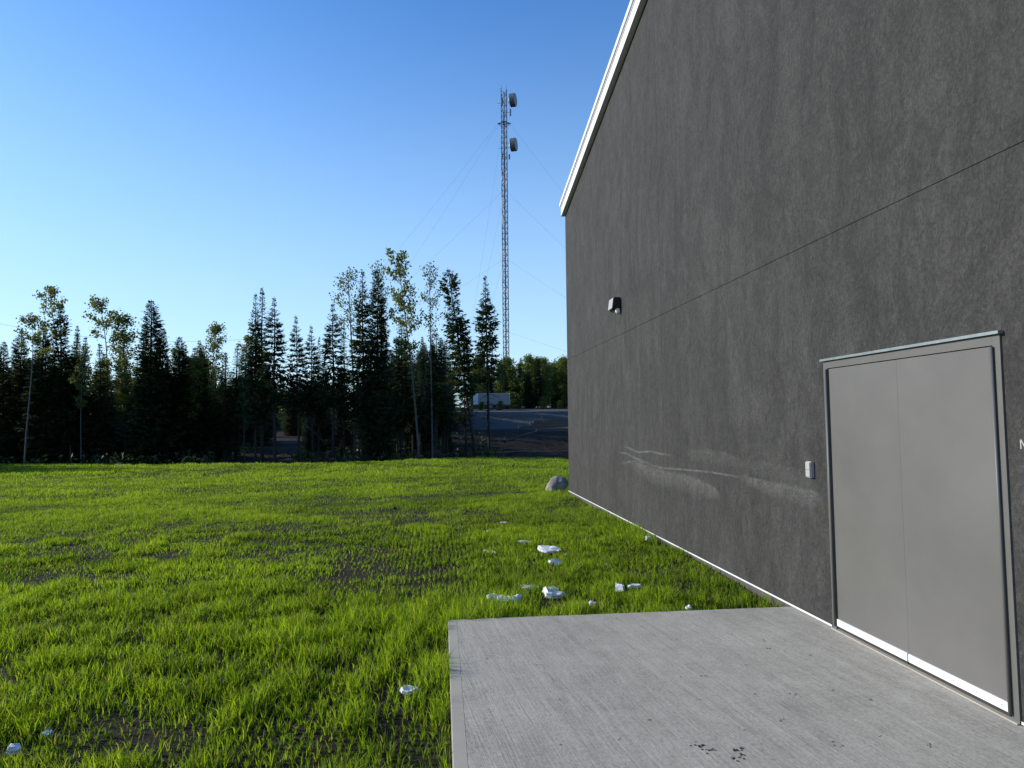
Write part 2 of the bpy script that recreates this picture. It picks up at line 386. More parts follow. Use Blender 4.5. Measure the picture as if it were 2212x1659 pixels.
# ------------------------------------------------------------------ building
ZG, YJ = 3.161, 8.85
YL, YR, ZD = 4.995, 3.308, 2.138                     # door frame outer
pA = on_plane_x(561.0, 216.5, XW-.10); pB = on_plane_x(640.4, 0, XW-.10)
SLOPE = (pB.z-pA.z)/(pA.y-pB.y)
ZE = pA.z + SLOPE*(pA.y-YF) + .075                    # top of wall at far corner
YRIDGE = 1.2
def zroof(y): return ZE + SLOPE*((YF-y) if y > YRIDGE else (YF-YRIDGE)-(YRIDGE-y))
bld = empty('building', (XW, YF, 0)); bld.location = (0, 0, 0)
tag(bld, 'large dark grey stucco building with white metal roof edge', 'building')
xo, xi = XW, XW+.05
g = .0026; gv_ = .0030
def panel(out): return link('wall_panel', bm_mesh('wall_panel', prism_x(out, xo, xi)), M['stucco'], bld)
panel([(YF, ZB), (YJ+gv_, ZB), (YJ+gv_, ZG-g), (YF, ZG-g)])
panel([(YJ-gv_, ZB), (YL, ZB), (YL, ZD), (YR, ZD), (YR, ZB), (YN, ZB), (YN, ZG-g), (YJ-gv_, ZG-g)])
panel([(YF, ZG+g), (YJ+gv_, ZG+g), (YJ+gv_, zroof(YJ)), (YF, ZE)])
panel([(YJ-gv_, ZG+g), (YN, ZG+g), (YN, zroof(YN)), (YRIDGE, zroof(YRIDGE)), (YJ-gv_, zroof(YJ))])
def part(name, bm, mat, parent=bld, smooth=False): return link(name, bm_mesh(name, bm, smooth), M[mat], parent)
part('inner_wall', prism_x([(YF-.01, -.3), (YL-.01, -.3), (YL-.01, ZD-.02), (YR+.01, ZD-.02), (YR+.01, -.3), (YN+.01, -.3), (YN+.01, zroof(YN)-.02), (YRIDGE, zroof(YRIDGE)-.02), (YF-.01, ZE-.02)], xi+.002, xi+.12), 'dark_joint')
XB = XW+18
part('rear_wall', prism_x([(YF, -.3), (YN, -.3), (YN, zroof(YN)), (YRIDGE, zroof(YRIDGE)), (YF, ZE)], XB-.1, XB), 'stucco')
for nm, y0 in (('side_wall', YF-.05), ('side_wall', YN)):
    box(nm, (xi+.125, y0, -.3), (XB-.105, y0+.05, zroof(YF)-.01 if y0 > 0 else zroof(YN)-.01), M['stucco'], bld)
box('foundation', (XW+.012, YL+.003, -.35), (XW+.10, YF-.01, ZB-.012), M['foundation'], bld)
box('foundation', (XW+.012, YN+.01, -.35), (XW+.10, YR-.003, ZB-.012), M['foundation'], bld)
# base flashing: bright angle under the stucco
for a, b in ((YL+.012, YF+.012), (YN, YR-.012)):
    bm = prism_x([(a, ZB-.010), (b, ZB-.010), (b, ZB-.002), (a, ZB-.002)], XW-.012, XW+.05); part('base_flashing', bm, 'white_metal')
    bm = prism_x([(a, ZB-.010), (b, ZB-.010), (b, ZB+.005), (a, ZB+.005)], XW-.0145, XW-.0122); part('flashing_lip', bm, 'white_metal')
# roof deck and rake trim
OV = .42
def roof_out(z0, z1, ye, yn):
    def o(y, dz): return (y, zroof(y)+dz)
    return [o(ye, z0), o(YRIDGE, z0), o(yn, z0), o(yn, z1), o(YRIDGE, z1), o(ye, z1)]
part('roof', prism_x(roof_out(.02, .20, pA.y-.05, YN-.36), XW+.0, XB+.1), 'roof_metal')
rk = part('rake_fascia', prism_x(roof_out(-.075, .155, pA.y, YN-.40), XW-.10, XW-.004), 'fascia')
part('rake_trim', prism_x(roof_out(.157, .245, pA.y+.02, YN-.42), XW-.135, XW+.05), 'white_metal', rk)
part('drip_edge', prism_x(roof_out(.128, .150, pA.y+.02, YN-.42), XW-.112, XW-.1005), 'white_metal', rk)
box('eave_fascia', (XW-.0, pA.y-.047, zroof(pA.y)-.05), (XB+.1, pA.y-.003, zroof(pA.y)+.15), M['fascia'], bld)
box('soffit', (XW+.002, YF+.003, zroof(pA.y)-.045), (XB, pA.y-.05, zroof(pA.y)-.02), M['fascia'], bld)
# double door
door = empty('double_door', (XW, (YL+YR)/2, 0)); door.location = (0, 0, 0); door.parent = bld
fw = .050
fx = XW-.012
for nm, o in (('door_jamb', [(YL, .005), (YL-fw, .005), (YL-fw, ZD), (YL, ZD)]), ('door_jamb', [(YR+fw, .005), (YR, .005), (YR, ZD), (YR+fw, ZD)]),
              ('door_header', [(YL-fw-.001, ZD-fw*1.15), (YR+fw+.001, ZD-fw*1.15), (YR+fw+.001, ZD), (YL-fw-.001, ZD)])):
    part(nm, prism_x(o, fx, XW+.10), 'frame_paint', door)
part('drip_cap', prism_x([(YL+.015, ZD+.002), (YR-.015, ZD+.002), (YR-.015, ZD+.020), (YL+.015, ZD+.020)], XW-.035, XW+.02), 'galvanised', door)
ym = (YL+YR)/2; lz0, lz1 = .032, ZD-fw*1.15-.006
for k, (a, b) in enumerate(((YL-fw-.010, ym+.0022), (ym-.0022, YR+fw+.010))):
    lf = link('door_leaf', bm_mesh('door_leaf', prism_x([(a, lz0), (b, lz0), (b, lz1), (a, lz1)], XW-.004 - .0025*k, XW+.04)), M['door_paint'], door)
    tag(lf, 'left leaf of the double door, without handle' if k == 0 else 'right leaf of the double door, without handle')
    sw = part('door_sweep', prism_x([(a-.004, .040), (b+.004, .040), (b+.004, .092), (a-.004, .092)], XW-.016, XW-.0042-.0025*k), 'white_metal', door)
    part('sweep_rubber', prism_x([(a-.004, .018), (b+.004, .018), (b+.004, .0395), (a-.004, .0395)], XW-.010, XW-.0015), 'rubber', door)
    for s in range(5):
        yy = a + (b-a)*(.06+.22*s); tube('screw', (XW-.0155, yy, .066), (XW-.0185, yy, .066), .0045, M['galvanised'], door, .0035, 8)
hz0, hz1 = .035, ZD-fw*1.15-.008
for yy in (YL-fw+.004, YR+fw-.002):
    hg = tube('hinge', (XW-.024, yy, hz0), (XW-.024, yy, hz1), .0095, M['frame_paint'], door, n=12)
part('threshold', prism_x([(YL, .0015), (YR, .0015), (YR, .009), (YL, .009)], XW-.030, XW+.05), 'concrete_trowelled', door)
# chalk scuffs rubbed on the stucco (flat marks, each at its place on the wall)
def scuff_patch(name, cpx, rpx, seed, amt=1.0):
    rs = np.random.RandomState(seed)
    P = [on_plane_x(x, y, XW) for x, y in cpx]
    N = len(P); V = []; q = []; cov = []
    for i, p in enumerate(P):
        hw = rpx[i]
        for j in range(7):
            s = -1+2*j/6; V.append((XW-.0016, p.y, p.z+s*hw)); cov.append(amt*((max(0, 1-abs(s)**1.6) if hw < .03 else (0 if s > .99 else max(0, (s+1)/2)**.8)))*(0 if i in (0, N-1) else 1))
    for i in range(N-1):
        for j in range(6): a = i*7+j; q.append((a, a+1, a+8, a+7))
    me = np_mesh(name, V, q); at_ = me.attributes.new('cover', 'FLOAT', 'POINT'); at_.data.foreach_set('value', np.array(cov, np.float32))
    return link(name, me, M['chalk'], bld)
def zz(L):   # points noted on a zoom of the photograph's wall
    return [((2200+x*.5425)/4, (1700+y*.5425)/4) for x, y in L]
scuff_patch('chalk_scuff', zz([(575, 270), (640, 315), (760, 375), (880, 405), (1000, 430), (1120, 470), (1220, 510), (1275, 560)]), [.03, .12, .15, .13, .14, .12, .09, .04], 1, 1.1)
scuff_patch('chalk_scuff', zz([(1000, 200), (1070, 225), (1180, 240), (1300, 260), (1400, 285), (1440, 300)]), [.03, .09, .11, .10, .06, .02], 2, .62)
scuff_patch('chalk_scuff', zz([(1380, 370), (1480, 420), (1600, 465), (1720, 490), (1850, 530), (1950, 545), (2030, 570)]), [.02, .06, .08, .09, .10, .09, .03], 3, 1.15)
scuff_patch('chalk_scuff', zz([(1400, 300), (1550, 330), (1700, 370), (1850, 430), (1990, 480)]), [.03, .10, .12, .12, .04], 4, .4)
for k, L in enumerate(([(490, 200), (560, 208), (620, 240), (700, 270), (760, 300), (840, 318), (940, 325), (1060, 335), (1200, 350), (1330, 372), (1420, 390)],
                       [(500, 285), (580, 272), (660, 268), (720, 275), (760, 298)], [(530, 150), (580, 170), (650, 200), (740, 195), (820, 212), (920, 228)])):
    scuff_patch('chalk_line', zz(L), [.020 if L[i][0] < 1000 else .016 for i in range(len(L))], 10+k, 1.5)
# hand-chalked letter N by the frame edge
bm = bmesh.new()
n0 = on_plane_x(1021.3, 449, XW)
for a, b in (((0, 0), (0, .055)), ((0, .055), (-.03, .0)), ((-.03, 0), (-.03, .055))):
    p = Vector((XW-.0018, n0.y+a[0], n0.z+a[1])); q = Vector((XW-.0018, n0.y+b[0], n0.z+b[1])); u = (q-p).normalized(); w = Vector((0, -u.z, u.y))*.003
    bm.faces.new([bm.verts.new(p+w), bm.verts.new(p-w), bm.verts.new(q-w), bm.verts.new(q+w)])
plain('chalk_white', (.42, .42, .41), .9, var=.3, sc=60)
part('chalk_letter', bm, 'chalk_white')

# wall light
wl_ = empty('wall_light', on_plane_x(621, 303, XW)); o0 = wl_.location.copy()
tag(wl_, 'small dark wall light with square hood high on the stucco wall', 'lamp')
def wedge(out, y0, y1, bev):
    bm = bmesh.new(); a = [bm.verts.new((x, y0, z)) for x, z in out]; b = [bm.verts.new((x, y1, z)) for x, z in out]
    bm.faces.new(a); bm.faces.new(b[::-1]); n = len(a)
    for i in range(n): bm.faces.new((a[i], b[i], b[(i+1) % n], a[(i+1) % n]))
    bmesh.ops.recalc_face_normals(bm, faces=bm.faces)
    bmesh.ops.bevel(bm, geom=list(bm.edges), offset=bev, segments=2, affect='EDGES'); return bm
link('hood', bm_mesh('hood', wedge([(-.002, .105), (-.125, .105), (-.150, -.085), (-.002, -.085)], 0, .27, .010)), M['bronze_paint'], wl_)
link('sunlit_front', bm_mesh('sunlit_front', wedge([(-.1265, .095), (-.135, .095), (-.161, -.09), (-.1515, -.09)], .003, .267, .003)), M['plastic_grey'], wl_)  # paler plate stands for the sunlit front of the dark hood
link('diffuser', bm_mesh('diffuser', wedge([(-.02, -.0865), (-.14, -.0865), (-.10, -.125), (-.02, -.125)], .10, .26, .006)), M['glass_dark'], wl_)
link('photocell', bm_mesh('photocell', wedge([(-.015, -.087), (-.09, -.087), (-.085, -.17), (-.015, -.175)], .0, .075, .014)), M['lens'], wl_)
# small grey box by the door
bp = on_plane_x(812.5, 477, XW); eb = empty('switch_box', bp)
tag(eb, 'small pale grey box fixed to the wall left of the door', 'wall box')
bm = bmesh.new(); bm_box(bm, (-.034, -.035, -.005), (-.002, .035, .132), .004); link('body', bm_mesh('body', bm), M['plastic_grey'], eb)
bm = bmesh.new(); bm_box(bm, (-.044, -.031, .002), (-.0345, .031, .125), .004); cv = link('cover', bm_mesh('cover', bm), M['plastic_grey'], eb)
bm = bmesh.new(); bm_box(bm, (-.0455, -.028, .0625), (-.0445, .028, .0645)); link('cover_seam', bm_mesh('cover_seam', bm), M['rubber'], cv)

# ------------------------------------------------------------------ rocks
def rock(seed, loc, size, sub=4, cut=.35):
    rs = np.random.RandomState(seed); bm = bmesh.new(); bmesh.ops.create_icosphere(bm, subdivisions=sub, radius=1)
    pl = [(Vector(rs.normal(0, 1, 3)).normalized(), rs.uniform(.72, .95)) for _ in range(9)]
    for v in bm.verts:
        n = v.co.normalized(); k = 1.0
        for pn, dd in pl:
            dt = n.dot(pn)
            if dt > dd: k = min(k, dd/dt*.8+.2)
        w = .06*math.sin(5*n.x+seed)*math.cos(4*n.y+2*n.z) + .03*math.sin(13*n.x+7*n.z+seed)*math.sin(11*n.y)
        v.co = n*(k+w); v.co.x *= size[0]; v.co.y *= size[1]; v.co.z *= size[2]
    return bm_mesh('rock', bm, True)
c = on_plane_z(556.5, 491, -.05)
ro = link('boulder', rock(3, c, (.31, .27, .23)), M['rock']); ro.location = (c.x, c.y, .075); ro.rotation_euler = (.1, -.25, .3)
tag(ro, 'rounded grey boulder lying at the far corner of the building', 'boulder')
for k, (px, py, Y, s, lb) in enumerate(((120, 450, 31.5, .30, 'low grey boulder in the shade at the foot of the left wood'), (190, 448, 32.5, .22, 'smaller grey boulder in the shade near the dirt track'))):
    p = at(px, py, Y); ro = link('boulder', rock(20+k, p, (s*1.3, s, s*.7)), M['rock']); ro.location = (p.x, Y, gz(p.x, Y)+s*.35); tag(ro, lb, 'boulder', 'boulders at the wood edge')

# ------------------------------------------------------------------ foam scraps
def scrap(seed, L, Wd, T, n=7):
    """broken piece of foam board: ragged outline, layered edge, uneven broken top"""
    rs = np.random.RandomState(seed); bm = bmesh.new(); n = n+5
    an = np.sort((np.arange(n)+rs.uniform(-.45, .45, n))/n*2*np.pi); pts = []
    for a in an:
        ca, sa = math.cos(a), math.sin(a); k = 1/max(abs(ca), abs(sa))**.8*rs.uniform(.68, 1.06)
        pts.append((ca*k*L/2, sa*k*Wd/2))
    rings = []
    for h, sc, jz in ((0, .97, .05), (.35, 1.0, .06), (.4, .93, .05), (.85, .97, .10), (1, .80, .22)):
        rings.append([bm.verts.new((x*sc+rs.normal(0, L*.012), y*sc+rs.normal(0, Wd*.012), T*(h+rs.normal(0, jz)))) for x, y in pts])
    bm.faces.new(rings[0][::-1])
    for a, b in zip(rings, rings[1:]):
        for i in range(n): bm.faces.new((a[i], a[(i+1) % n], b[(i+1) % n], b[i]))
    c = bm.verts.new((rs.normal(0, L*.08), rs.normal(0, Wd*.08), T*rs.uniform(.8, 1.15))); top = rings[-1]
    for i in range(n): bm.faces.new((top[i], top[(i+1) % n], c))
    bmesh.ops.recalc_face_normals(bm, faces=bm.faces)
    return bm_mesh('foam_scrap', bm)
def u6(x, y): return (425+.113*x, 512.5+.113*y)
FOAM = [  # pixel, length, width, thickness (m), rz, tilt, label
 (u6(700, 68), .13, .07, .02, .1, .1, 'thin white foam sliver, the farthest scrap from the concrete pad'),
 (u6(562, 155), .09, .07, .05, .4, .2, 'small white foam lump alone in the grass behind the thin strips'),
 (u6(890, 245), .29, .08, .035, .18, .25, 'long white foam strip behind the big layered piece'),
 (u6(1070, 245), .07, .04, .02, .1, .1, 'tiny white foam flake right of the long back strip'),
 (u6(580, 338), .22, .06, .04, -.75, .2, 'narrow white foam strip at the left, pointing towards the pad'),
 (u6(1110, 325), .34, .24, .075, .1, .18, 'large layered white foam slab, the biggest of the back group'),
 (u6(1250, 358), .10, .04, .02, 0, .1, 'thin foam flake just right of the large layered slab'),
 (u6(1155, 432), .20, .16, .06, .5, .35, 'jagged white foam chunk in front of the large layered slab'),
 (u6(1605, 443), .08, .04, .02, .1, .1, 'tiny foam flake in open grass between slab and wall'),
 (u6(1980, 250), .15, .12, .08, .7, .3, 'white foam chunk close to the wall base, far from the pad'),
 (u6(975, 652), .34, .10, .05, .05, .15, 'long low white foam strip in the front group, behind a chunk'),
 (u6(1122, 700), .23, .20, .09, .5, .3, 'thick white foam chunk at the end of the long front strip'),
 (u6(605, 752), .18, .15, .07, .3, .5, 'tilted foam plate at the left of the front group'),
 (u6(708, 760), .16, .12, .06, -.3, .4, 'crumpled foam plate between the tilted plate and the upright sliver'),
 (u6(805, 770), .10, .07, .14, .5, .15, 'upright white foam sliver standing in the front group'),
 (u6(455, 825), .08, .06, .04, .2, .2, 'small foam crumb nearest the left corner of the pad'),
 (u6(1728, 680), .09, .08, .14, -.4, -.35, 'white foam piece standing on edge, leaning right'),
 (u6(1850, 640), .15, .07, .05, 0, .1, 'small white foam brick beside the leaning piece'),
 (u6(1480, 795), .07, .06, .07, .3, .2, 'foam crumb half hidden in grass near the pad edge'),
 (u6(1395, 812), .06, .05, .05, .9, .2, 'smallest foam crumb by the pad edge, left of its neighbour'),
 ((688, 606), .06, .05, .05, .3, .4, 'foam crumb at the pad edge nearest the wall'),
 ((409, 687), .125, .085, .04, .15, .2, 'white foam tile in the foreground grass left of the pad'),
 ((14, 746), .07, .06, .06, .4, .4, 'white foam lump in the lower left foreground'),
 ((48, 729), .055, .04, .02, -.3, .4, 'small pale scrap in the left foreground grass'),
]
for k, ((px, py), L, Wd, T, rz, ti, lb) in enumerate(FOAM):
    p = on_plane_z(px, py, -.03); o = link('foam_scrap', scrap(100+k, L*1.06, Wd*1.0, T*.5, 5+k % 3), M['foam'])
    o.location = (p.x, p.y, gz(p.x, p.y)+.027); o.rotation_euler = (ti, ti*.4, rz)
    tag(o, lb, 'foam', 'foam scraps in the grass')

# ------------------------------------------------------------------ lawn grass
rs = np.random.RandomState(11)
def bare(x, y):      # 0 = bare soil, 1 = thick grass
    n1 = fbm(x*.42+2.1+y*.10, y*.70+x*.16, 41, 4); n2 = fbm(x*2.9, y*3.1, 51, 3); n3 = fbm(x*.12, y*.2+4, 61, 2)
    m = .40*n1+.46*n2+.14*n3
    b = .22+.78*sstep(.30, .55, m)
    far = sstep(9, 20, y); b = b*(1-far)+far*(.45+.55*b)
    for (cx, cy, ax, ay, kk) in ((-5.5, 11.5, 3.8, .7, .25), (-1.5, 9.6, 2.2, .4, .25), (-2.2, 15.5, 2.6, .6, .6), (-.6, 13.4, 1.6, .5, .5), (-9, 15.0, 4, .6, .4), (1.3, 16.2, 1.1, .35, .9), (-3.4, 3.95, .7, .18, .7), (-.12, 3.2, .2, .8, .6), (2.35, 7.4, .40, .5, .85), (2.25, 6.7, .5, .22, .85), (-1.2, 3.3, .7, .2, .35), (-6.0, 8.7, 2.0, .35, .4), (-2.0, 7.9, 1.5, .35, .45)):
        b = b*(1-.8*kk*np.exp(-((x-cx)/ax)**2-((y-cy)/ay)**2))
    thick = np.exp(-((x-1.2)/1.1)**2-((y-8.3)/2.4)**2); b = np.clip(b+.55*thick*(b > .25), 0, 1)
    return b
bands = [(1.6, 4.5, 6600, .0056, .95), (4.5, 7.5, 6000, .0062, .95), (7.5, 11.5, 4200, .0076, .92), (11.5, 17, 3000, .0100, .92), (17, 23.5, 950, .019, 1.05), (23.5, 32.0, 700, .026, 1.05)]
Vs, Q, T3, TI = [], [], [], []; off = 0
for (y0, y1, dn, wd, hs) in bands:
    xl = -(.78*y1+2.6); xr = XW+(.02 if y1 < YF else 2.6)
    n = int((y1-y0)*(xr-xl)*dn)
    x = rs.uniform(xl, xr, n); y = rs.uniform(y0, y1, n)
    ok = (x > -(.78*y+2.4)) & (y < edge_y(x)+.9+rs.normal(0, .3, n))
    lx = far_l.x + (y-far_l.y)*(dirn.x/dirn.y)
    ok &= ~((x > lx-.012) & (y < far_l.y + (far_r.y-far_l.y)*(x-far_l.x)/(far_r.x-far_l.x)+.012))
    ok &= ~((x > XW-.03) & (y < YF+.05))
    b = bare(x, y); ok &= rs.uniform(0, 1, n) < (.06+.94*b**1.5)
    x, y, b = x[ok], y[ok], b[ok]
    # tufting: pull blades a little towards tuft centres
    cx = np.floor(x/.055)*.055; cy = np.floor(y/.055)*.055; h1 = _hash(np.floor(x/.055), np.floor(y/.055), 3); h2 = _hash(np.floor(x/.055), np.floor(y/.055), 8)
    pull = .55 if y1 < 12 else .2
    tx_, ty_ = cx+h1*.055, cy+h2*.055
    safe = (x < SL_X0-.1) | (y > SL_Y+.3)
    x = np.where(safe, x+(tx_-x)*pull, x); y = np.where(safe, y+(ty_-y)*pull, y)
    n = len(x); hm = fbm(x*.8, y*1.1, 71, 3); cl_ = sstep(.35, .68, fbm(x*4.2, y*4.2, 73, 2))
    h = hs*(.026+.078*b*(.30+1.1*hm)*(.45+.8*cl_))*(1-.25*sstep(9, 20, y))*rs.uniform(.45, 1.4, n)*(1+.35*(h1-.5))
    tall = sstep(8.5, 4.5, y); h = h*(1+.22*tall)
    az = rs.uniform(0, 2*np.pi, n); lean = rs.uniform(.08, .75, n)*h
    fa = rs.uniform(0, np.pi, n); w = wd*rs.uniform(.6, 1.35, n)
    z = ground_z(x, y)-.006
    dx, dy = np.cos(az)*lean, np.sin(az)*lean; wx, wy = np.cos(fa)*w/2, np.sin(fa)*w/2
    two = y1 < 12
    base = np.stack([x, y, z], -1); wv = np.stack([wx, wy, 0*w], -1)
    tip = base+np.stack([dx, dy, h*np.where(lean > .5*h, .85, 1.0)], -1)
    ti = np.clip(.48+.45*(hm-.5)*2+rs.normal(0, .22, n)-.25*(1-b)+.25*(h1-.5), 0, .9); ti = np.where(rs.uniform(0, 1, n) < .035, 1.0, ti)
    if two:
        mid = base+np.stack([dx*.34, dy*.34, h*.58], -1)
        v = np.stack([base-wv, base+wv, mid-wv*.85, mid+wv*.85, tip], 1).reshape(-1, 3); k = off+np.arange(n)*5
        Q.append(np.stack([k, k+1, k+3, k+2], -1)); T3.append(np.stack([k+2, k+3, k+4], -1)); TI.append(np.repeat(ti, 5)); off += n*5
    else:
        v = np.stack([base-wv, base+wv, tip], 1).reshape(-1, 3); k = off+np.arange(n)*3
        T3.append(np.stack([k, k+1, k+2], -1)); TI.append(np.repeat(ti, 3)); off += n*3
    Vs.append(v)
me = np_mesh('lawn_grass', np.concatenate(Vs), np.concatenate(Q), np.concatenate(T3))
a_ = me.attributes.new('tint', 'FLOAT', 'POINT'); a_.data.foreach_set('value', np.concatenate(TI).astype(np.float32))
tag(link('lawn_grass', me, M['grass']), 'bright green young grass of the lawn with bare soil patches', 'grass', kind='stuff')
print('grass tris', len(me.polygons))
# small stones and clods in the soil
n = 3200; y = rs.uniform(2, 24, n)**1.0; x = rs.uniform(-1, 1, n)*0+rs.uniform(0, 1, n)*(XW+.78*y+2)-(.78*y+2)
ok = ~((x > SL_X0-.03) & (y < SL_Y+.15)) & (x < XW-.05); x, y = x[ok], y[ok]; n = len(x)
s = rs.gamma(2.0, .0045, n)*(1+y*.03); oc = np.array([[1, 0, 0], [-1, 0, 0], [0, 1, 0], [0, -1, 0], [0, 0, 1], [0, 0, -1]], float)
v = oc[None]*s[:, None, None]*rs.uniform(.6, 1.3, (n, 6, 1))*np.array([1, 1, .6]) + np.stack([x, y, ground_z(x, y)+.3*s], -1)[:, None]
fo = np.array([[0, 2, 4], [2, 1, 4], [1, 3, 4], [3, 0, 4], [2, 0, 5], [1, 2, 5], [3, 1, 5], [0, 3, 5]])
tag(link('soil_clods', np_mesh('soil_clods', v.reshape(-1, 3), None, (fo[None]+np.arange(n)[:, None, None]*6).reshape(-1, 3)), M['dirt']), 'small stones and clods of dark soil between the grass', 'soil', kind='stuff')

# ------------------------------------------------------------------ trees
def rodr(v, ax, an):
    c, s = np.cos(an)[:, None], np.sin(an)[:, None]
    return v*c+np.cross(ax, v)*s+ax*(np.sum(ax*v, 1)[:, None])*(1-c)
def spruce(seed, H=9.0, Rm=1.0, cb=.22, dens=1.0, droop=.3, club=0.0, sprig=1.0, pw=1.0, wh=38):
    rs = np.random.RandomState(seed)
    nb = int(620*dens); t = rs.uniform(0, 1, nb)**.92
    # whorls: snap heights
    t = np.clip((np.floor(t*wh)+rs.normal(.5, .22, nb))/wh, 0, .995)
    z = H*(cb+(1-cb)*t)
    prof = (1-t)**pw*np.clip(.55+t*3.2, 0, 1)+.03
    if club: prof = prof*(1+club*np.exp(-((t-.86)/.06)**2)) + .05*club*np.exp(-((t-.93)/.05)**2)
    lump = .72+.55*vnoise(t*9+seed, np.full(nb, seed*.37), seed)
    L = Rm*prof*lump*rs.uniform(.55, 1.12, nb); az = rs.uniform(0, 2*np.pi, nb)
    L *= .85+.3*vnoise(az*1.3, t*5, seed+5)
    s0 = -droop*(1-t)+.9*t**4
    ns = 7
    dirh = np.stack([np.cos(az), np.sin(az), 0*az], -1)
    def bp(u, i): # point at fraction u on branch i
        r = L[i]*u; dz = L[i]*(s0[i]*u-.18*np.sin(np.pi*u)*(1-t[i])+.12*u*u)
        return dirh[i]*r[:, None]+np.stack([0*r, 0*r, z[i]+dz], -1)
    cnt = np.maximum(4, (L*15*sprig+3).astype(int)); ii = np.repeat(np.arange(nb), cnt); n = len(ii)
    u = rs.uniform(.12, 1.0, n)**.8; P = bp(u, ii)
    side = rs.choice([-1, 1], n)*rs.uniform(.15, 1.15, n); ca, sa = np.cos(az[ii]+side), np.sin(az[ii]+side)
    l = (.10+.19*(1-.6*u))*rs.uniform(.6, 1.35, n)*np.clip(L[ii]/.5, .45, 1.15)
    D = np.stack([ca, sa, rs.normal(-.12, .22, n)+s0[ii]*.4], -1); D /= np.linalg.norm(D, axis=1)[:, None]
    Wv = np.cross(D, np.stack([rs.normal(0, .5, n), rs.normal(0, .5, n), np.ones(n)], -1)); Wv /= np.linalg.norm(Wv, axis=1)[:, None]
    wd = l*rs.uniform(.12, .24, n)
    a = P; m = P+D*(l*.45)[:, None]; tip = P+D*l[:, None]
    v = np.stack([a, m-Wv*wd[:, None], tip, m+Wv*wd[:, None]], 1).reshape(-1, 3); k = np.arange(n)*4
    crown = np_mesh('spruce_crown', v, np.stack([k, k+1, k+2, k+3], -1))
    crown.materials.append(M['needles'])
    zt = np.linspace(0, H*1.01, 12); wob = .05*np.sin(zt*1.1+seed)
    tr = pathtube(np.stack([wob*.6, wob*.4, zt], -1), .012+.095*(1-zt/(H*1.01))**.9*(H/9), 7)
    trunk = np_mesh('spruce_trunk', *tr, smooth=True); trunk.materials.append(M['bark_spruce'])
    # dead lower twigs
    nd = 90; zz_ = rs.uniform(.05*H, (cb+.18)*H, nd); az = rs.uniform(0, 2*np.pi, nd); ln = Rm*rs.uniform(.2, .75, nd); pts = []
    A = np.stack([0*zz_, 0*zz_, zz_], -1); B = A+np.stack([np.cos(az)*ln, np.sin(az)*ln, -ln*rs.uniform(.05, .5, nd)], -1)
    nrm = np.stack([0*az, 0*az, .012+0*az], -1)
    v = np.stack([A-nrm, A+nrm, B+nrm*.3, B-nrm*.3], 1).reshape(-1, 3); k = np.arange(nd)*4
    dead = np_mesh('dead_branches', v, np.stack([k, k+1, k+2, k+3], -1)); dead.materials.append(M['bark_spruce'])
    return dict(H=H, R=Rm, parts=[('trunk', trunk), ('crown', crown), ('dead_branches', dead)])
def aspen(seed, H=10.0, Rm=1.1, cb=.55, nbr=15, leaves=24, sz=.125, mat='aspen_leaf', spread=.12, bend=.3):
    rs = np.random.RandomState(seed)
    zt = np.linspace(0, H*.97, 14); f = zt/H
    px_ = bend*(np.sin(f*2.6+seed)-math.sin(seed))*f; py_ = bend*.6*np.sin(f*3.1+seed*2)*f
    axis = np.stack([px_, py_, zt], -1)
    parts = [pathtube(axis, .010+.052*(1-f)**.8*(H/10), 7)]
    C = []
    for b in range(nbr):
        fb = cb+(1-cb)*(b+rs.uniform(0, .8))/nbr*.95; p0 = np.array([np.interp(fb*H, zt, axis[:, j]) for j in range(3)])
        az = b*2.4+rs.uniform(-.6, .6); tt = (fb-cb)/(1-cb)
        ln = Rm*(.55+.6*math.sin(math.pi*min(1, tt*.85+.15)))*rs.uniform(.55, 1.1); up = .55+.7*tt
        d = np.array([math.cos(az), math.sin(az), up]); d /= np.linalg.norm(d); side = np.array([-math.sin(az), math.cos(az), 0])
        u = np.linspace(0, 1, 5); pts = p0+np.outer(u*ln, d)+np.outer(.12*ln*np.sin(u*3+seed), side)+np.outer(-.10*ln*u*u, [0, 0, 1])
        parts.append(pathtube(pts, .016*(1-u*.8)+.004, 4))
        for u_ in np.arange(.3, 1.05, .175):
            C.append(p0+d*ln*u_+rs.normal(0, .05, 3))
            if rs.rand() < .6:
                q = p0+d*ln*u_+side*rs.choice([-1, 1])*ln*.3*rs.uniform(.4, 1)+np.array([0, 0, rs.uniform(-.05, .15)]); C.append(q)
                parts.append(pathtube(np.array([p0+d*ln*u_*.85, q]), np.array([.007, .003]), 3))
    for k in range(6): C.append(axis[-1]+rs.normal(0, .12, 3)*np.array([1, 1, 1.6]))
    C = np.array(C); keep = rs.uniform(0, 1, len(C)) < .72; C = C[keep]
    cnt = rs.poisson(leaves, len(C)); ii = np.repeat(np.arange(len(C)), cnt); n = len(ii)
    P = C[ii]+rs.normal(0, spread, (n, 3))*np.array([1, 1, .8])
    D = rs.normal(0, 1, (n, 3)); D[:, 2] -= .5; D /= np.linalg.norm(D, axis=1)[:, None]
    Wv = np.cross(D, rs.normal(0, 1, (n, 3))); Wv /= np.linalg.norm(Wv, axis=1)[:, None]
    l = sz*rs.uniform(.6, 1.3, n)
    v = np.stack([P-D*l[:, None]*.5, P-Wv*l[:, None]*.42, P+D*l[:, None]*.55, P+Wv*l[:, None]*.42], 1).reshape(-1, 3); k = np.arange(n)*4
    crown = np_mesh('aspen_crown', v, np.stack([k, k+1, k+2, k+3], -1)); crown.materials.append(M[mat])
    trunk = np_mesh('aspen_trunk', *merge(parts), smooth=True); trunk.materials.append(M['bark_aspen'])
    return dict(H=H, R=Rm, parts=[('trunk', trunk), ('crown', crown)])
